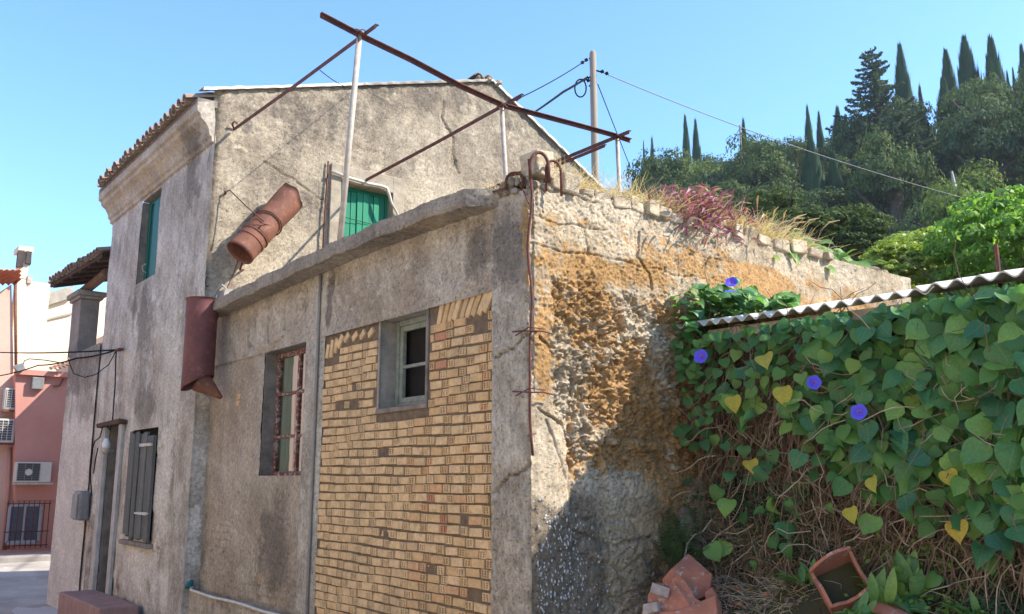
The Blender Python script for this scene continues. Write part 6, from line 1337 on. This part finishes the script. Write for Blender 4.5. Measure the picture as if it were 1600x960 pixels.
# square clay flue lying open towards the street
fl = Vector(pX(1313, 903, .80)); flue = thing('clay_flue', 'broken square terracotta flue tile lying with its open end towards the street', 'flue tile', tuple(fl))
axf = Vector((.80, .42, -.42)).normalized(); uu = Vector((-.10, .95, -.22)); uu = (uu-axf*uu.dot(axf)).normalized(); ww = axf.cross(uu)
if ww.z < 0: ww = -ww
Lf, hs, tk = .24, .118, .018
Rr = Matrix.Rotation(R(-24), 3, axf); uu = Rr @ uu; ww = Rr @ ww
def fp(a, c, l): return fl+uu*a+ww*c+axf*(l-.06)
rim = {0: [.03, .05, .09, .10, .07, .06], 1: [.06, .03, .02, .07, .13, .10], 2: [.10, .05, .02, .0, .01, .03], 3: [.03, .09, .12, .10, .05, .03]}
cs = [(-hs, -hs), (hs, -hs), (hs, hs), (-hs, hs)]
for k in range(4):
    a, c = cs[k], cs[(k+1) % 4]; V = []; m_ = 6
    nx = Vector(((a[0]+c[0])/2, (a[1]+c[1])/2)).normalized()
    for t in range(m_):
        s_ = t/(m_-1); x_, y_ = a[0]+(c[0]-a[0])*s_, a[1]+(c[1]-a[1])*s_; l0 = rim[k][t]
        for inn_ in (0, tk):
            for l in (l0, Lf): V.append(tuple(fp(x_-nx[0]*inn_, y_-nx[1]*inn_, l)))
    Fs = []
    for t in range(m_-1):
        q0, q1 = t*4, t*4+4; Fs += [(q0, q0+1, q1+1, q1), (q0+2, q1+2, q1+3, q0+3), (q0, q1, q1+2, q0+2), (q0+1, q0+3, q1+3, q1+1)]
    Fs += [(0, 2, 3, 1), (m_*4-4, m_*4-3, m_*4-1, m_*4-2)]
    obj('flue_wall', MB().add(V, Fs), MAT['terra'], flue, bevel=.003)
obj('rubble_fill', MB().add([tuple(fp(a*.9, c*.9, .19)) for a, c in cs], [(0, 1, 2, 3)]), MAT['earth'], flue)
p = pX(1428, 990, .7); M_ = Matrix.Translation(Vector(p)) @ Matrix.Rotation(R(55), 4, 'Z') @ Matrix.Rotation(R(-12), 4, 'Y') @ Matrix.Diagonal((.8, 1.1, 1, 1))
o_ = obj('curved_tile', MB().add([M_ @ v.co for v in tile_row.o.vertices], [tuple(q_.vertices) for q_ in tile_row.o.polygons]), MAT['terra'], None, loc=tuple(p)); tag(o_, 'curved terracotta tile at the bottom edge, between the broad green leaves', 'tile')
_bx = np.arange(-.6, 3.0, .03); _by = np.arange(-4.5, .3, .03); _bz = ground_z(*np.meshgrid(_bx, _by, indexing='ij'))
def gz1(x, y):
    i = int((x+.6)/.03); j = int((y+4.5)/.03)
    return float(_bz[min(max(i, 0), len(_bx)-1), min(max(j, 0), len(_by)-1)])
# stones of the wall foot
for (x, y, r_, X) in ((1078, 826, .10, 1.28), (1070, 803, .085, 1.32), (1045, 820, .06, 1.2), (1092, 855, .07, 1.3), (1100, 790, .06, 1.45)):
    p = pX(x, y, X); b = MB(); lump(b, p[0], p[1]+.03, p[2], r_, rf, .55); o_ = obj('stone', b, MAT['rubblebits'], None, loc=tuple(p), smooth=True)
    tag(o_, {1078: 'largest flat stone sticking out beside the fern at the wall foot', 1070: 'upper stone beside the fern at the wall foot', 1045: 'small stone half hidden by the fern at the wall foot', 1092: 'low stone under the largest flat one at the wall foot', 1100: 'stone behind the hanging vine leaves at the wall foot'}[x], 'stone')
b = MB()
for k in range(260):
    x, y = rf.uniform(.15, 1.7), rf.uniform(-2.4, -.02); z = gz1(x, y); lump(b, x, y, z+.0, rf.uniform(.008, .035), rf, .7, 1)
o_ = obj('rubble_scatter', b, MAT['rubblebits'], None, 'stuff', loc=(.8, -1, .9)); tag(o_, 'small stones and crumbs scattered over the bank', 'rubble')
b = MB()
for k in range(50):
    x, y = rf.gauss(.95, .14), rf.gauss(-.62, .13); z = gz1(x, y); lump(b, x, y, z+rf.uniform(0, .04), rf.uniform(.008, .025), rf, .7, 1)
o_ = obj('terracotta_crumbs', b, MAT['terra'], None, 'stuff', loc=(.9, -.6, .9)); tag(o_, 'terracotta crumbs spilled right of the broken heap', 'crumbs')
def onb(px, py):
    """point of the bank seen at this place: march the ray down to the bank"""
    r_ = ray(px, py); r_ = r_/np.linalg.norm(r_); t = 3.2
    while t < 9:
        p = CAM+r_*t
        if p[2] < gz1(p[0], p[1]) or p[0]-.15*p[1] > 1.55 or p[1] > -.03: return p
        t += .03
    return CAM+r_*5
# dead grass and twigs
b = MB(); MAT['straw2'] = m_leaf('bank_straw', [(.56, .49, .38), (.40, .33, .26), (.60, .52, .34), (.48, .43, .38)], .9, .2)
for (cx, cy, sx, sy, n_, L0, L1) in ((1160, 850, 50, 35, 1700, .12, .34), (1195, 930, 35, 22, 900, .08, .22), (1250, 850, 60, 40, 1100, .10, .28), (1400, 870, 110, 40, 900, .08, .25), (1560, 900, 50, 40, 500, .08, .22), (1120, 950, 60, 15, 250, .05, .14)):
    for k in range(n_):
        p = onb(rf.gauss(cx, sx), rf.gauss(cy, sy)); p[2] -= .02; a = rf.uniform(0, 6.28); L = rf.uniform(L0, L1); d = Vector((math.cos(a), math.sin(a), rf.uniform(.0, 1.4))).normalized(); pts = [Vector(p)]
        for q_ in range(4): d = (d+Vector((rf.gauss(0, .2), rf.gauss(0, .2), -.22))).normalized(); pts.append(pts[-1]+d*L/4)
        b.ribbon(pts, [.0022, .002, .0018, .0014, .0006], (rf.gauss(0, 1), rf.gauss(0, 1), rf.gauss(0, 1)))
o_ = obj('dead_grass', b, MAT['straw2'], None, 'stuff', loc=(1, -1, .9)); tag(o_, 'matted grey dead grass covering the bank below the vine', 'grass')
b = MB()
for k in range(70):
    p = onb(rf.uniform(1090, 1600), rf.uniform(800, 950)); a = rf.uniform(0, 6.28); b.tube(wander(p, (math.cos(a), math.sin(a), rf.uniform(.1, 1)), rf.uniform(.15, .4), 6, 0, .3, 0, rf), [.004, .004, .003, .003, .002, .002, .001], 4, False)
b.tube([pX(*q_) for q_ in ((1070, 870, 1.0), (1074, 850, 1.05), (1085, 836, 1.1), (1098, 831, 1.15), (1112, 812, 1.2))], .005, 5)
o_ = obj('twigs', b, MAT['stem_l'], None, 'stuff', loc=(1, -1, .9)); tag(o_, 'bare pale twigs sticking out of the bank', 'twigs')
# dead brown litter
b_l = []
for k in range(420): 
    p = onb(rf.uniform(1010, 1640), rf.uniform(800, 958)); b_l.append((rf.choice(HLb), Matrix.Translation(Vector(p)+Vector((0, 0, .01))) @ Matrix.Rotation(rf.uniform(0, 6.28), 4, 'Z') @ Matrix.Rotation(rf.gauss(0, .6), 4, 'X') @ Matrix.Diagonal((.05, .05, .05, 1))))
t = thing('leaf_litter', 'dry brown fallen leaves lying over the bank', 'leaves', (1, -1, .95)); join_leaves('litter', b_l, m_leaf('litter', [(.20, .13, .09), (.28, .18, .12), (.14, .10, .08)], .9, .1), t)
# dark small-leaved undergrowth on the wall foot
MAT['dk'] = m_leaf('dark_herb_leaf', [(.03, .075, .035), (.05, .11, .045), (.035, .085, .045)], .6, .25)
def herb(name, lab, cx, cy, sx, sy, n_, ls, mat, asp=.6, dx=.25, up=.0):
    P = []
    for k in range(n_):
        p = onb(rf.gauss(cx, sx), rf.gauss(cy, sy)); q_ = p-np.array((rf.random()*dx, rf.random()*.1, 0)); q_[2] += rf.random()*up; P.append(q_)
    P = np.array(P); Nn = sph(len(P))*.6+np.array((-.6, -.5, .6)); Nn /= np.linalg.norm(Nn, axis=1)[:, None]; v, f = cloud(P, Nn, ls, asp); c = P.mean(0)
    t = thing(name, lab, 'plant', tuple(c)); obj('leaves', mesh_np('leaves', v, f, mat), mat, t, 'stuff'); return t
herb('creeping_herb', 'dark small-leaved herb growing behind the terracotta heap', 1175, 795, 38, 34, 1700, .024, MAT['dk'])
herb('creeping_herb', 'dark small-leaved herb growing left of the open clay flue', 1255, 850, 35, 30, 900, .024, MAT['dk'])
herb('creeping_herb', 'mixed green herb growing right of the open clay flue', 1440, 890, 50, 30, 700, .03, MAT['shrub'])
herb('creeping_herb', 'low herb at the right bottom corner below the yellow leaves', 1560, 930, 40, 20, 400, .03, MAT['dk'])
# feathery fern-like plant
t = thing('feathery_plant', 'dark feathery plant growing up the wall foot left of the stones', 'plant', tuple(pX(1060, 880, 1.1))); b = MB()
for k in range(64):
    p = pX(rf.gauss(1060, 15), rf.uniform(845, 900), rf.uniform(1.0, 1.2)); p[1] = min(p[1], -.05)
    pts = wander(p, (rf.gauss(-.2, .35), rf.gauss(-.15, .35), 1), rf.uniform(.14, .30), 6, 0, .14, -.0, rf); b.tube(pts, .0018, 3, False)
    for i in range(1, 7):
        for sgn in (-1, 1):
            for rr_ in (0, .5):
                q_ = pts[i].lerp(pts[i-1], rr_); d = Vector((rf.gauss(0, .5), sgn*1., rf.uniform(-.2, .5))).normalized()*.035; b.ribbon([q_, q_+d*.5, q_+d+Vector((0, 0, -.008))], [.0022, .0022, .0006], (1, .2, .6))
obj('fronds', b, m_leaf('frond', [(.05, .10, .045), (.08, .14, .05), (.04, .085, .04)], .7, .2), t, 'stuff')
# broad upright leaves
BLADE = [(0, 0), (.05, .10), (.11, .30), (.15, .52), (.13, .75), (.06, .92), (0, 1)]
MAT['broad'] = m_vine('broad_leaf', [(.13, .27, .07), (.18, .33, .09), (.10, .22, .07), (.24, .36, .08)])
LB = [leaf_mesh('leaf', MAT['broad'], BLADE, .5, c_, 4) for c_ in (.35, .7)]
def rosette(lab, spots):
    t = None
    for (x, y, X, n_, L) in spots:
        P = Vector(pX(x, y, X)); t = thing('broad_leaved_plant', lab.pop(0), 'plant', tuple(P))
        for k in range(n_):
            a = rf.uniform(0, 6.28); el = rf.uniform(.35, 1.3); d = Vector((math.cos(a)*math.cos(el), math.sin(a)*math.cos(el), math.sin(el))); n1 = Vector((0, 0, 1)) if el < .9 else Vector((-.7, -.5, .5)); n1 = (n1-d*n1.dot(d)).normalized(); s_ = L*rf.uniform(.7, 1.2)
            inst('leaf', rf.choice(LB), t, Matrix.Translation(P+Vector((rf.gauss(0, .03), rf.gauss(0, .04), 0))) @ Matrix((d.cross(n1), d, n1)).transposed().to_4x4() @ Matrix.Diagonal((s_, s_, s_, 1)))
rosette(['broad-leaved green plant just right of the open clay flue', 'broad-leaved green plant between the flue and the curved tile', 'tallest upright broad-leaved plant behind the curved tile', 'broad-leaved plant left of the open clay flue', 'broad-leaved plant at the bottom right by the yellow leaves'],
        [(1385, 950, .85, 14, .17), (1352, 965, .7, 9, .13), (1415, 935, 1.0, 13, .20), (1255, 915, 1.05, 10, .18), (1500, 965, .9, 10, .13)])
bt = thing('vine_shoots', 'loose vine shoots with heart-shaped leaves creeping over the bank', 'vine', tuple(pX(1300, 900, 1.1)))
for (cx, cy, n_, sx, sy, sz) in ((1250, 810, 11, 18, 30, .08), (1090, 780, 5, 12, 12, .08), (1405, 915, 7, 25, 18, .10), (1560, 890, 6, 30, 30, .08), (1450, 930, 3, 20, 15, .08), (1270, 760, 8, 14, 14, .08), (1185, 690, 6, 20, 25, .075)):
    for k in range(n_):
        p = onb(rf.gauss(cx, sx), rf.gauss(cy, sy)); p = p+np.array((-.12, 0, .03)); inst('leaf', rf.choice(HL), bt, leaf_matrix(p, sz*rf.uniform(.8, 1.2), (-.8, -.4, .7), .8, .8, rf))

# ------------------------------------------------------------------ light summer haze
s = bpy.data.materials.new('haze_air'); s.use_nodes = True; t_ = s.node_tree; t_.nodes.remove(t_.nodes['Principled BSDF']); pv_ = t_.nodes.new('ShaderNodeVolumePrincipled')
pv_.inputs['Color'].default_value = (.80, .90, 1.0, 1); pv_.inputs['Density'].default_value = .00045; pv_.inputs['Anisotropy'].default_value = .2
t_.links.new(pv_.outputs[0], t_.nodes['Material Output'].inputs['Volume'])
hz = obj('haze', MB().box(-420, 920, -720, 720, -6, 62), s, None, 'stuff'); hz['label'] = 'thin bluish summer haze over the whole place'; hz['category'] = 'haze'
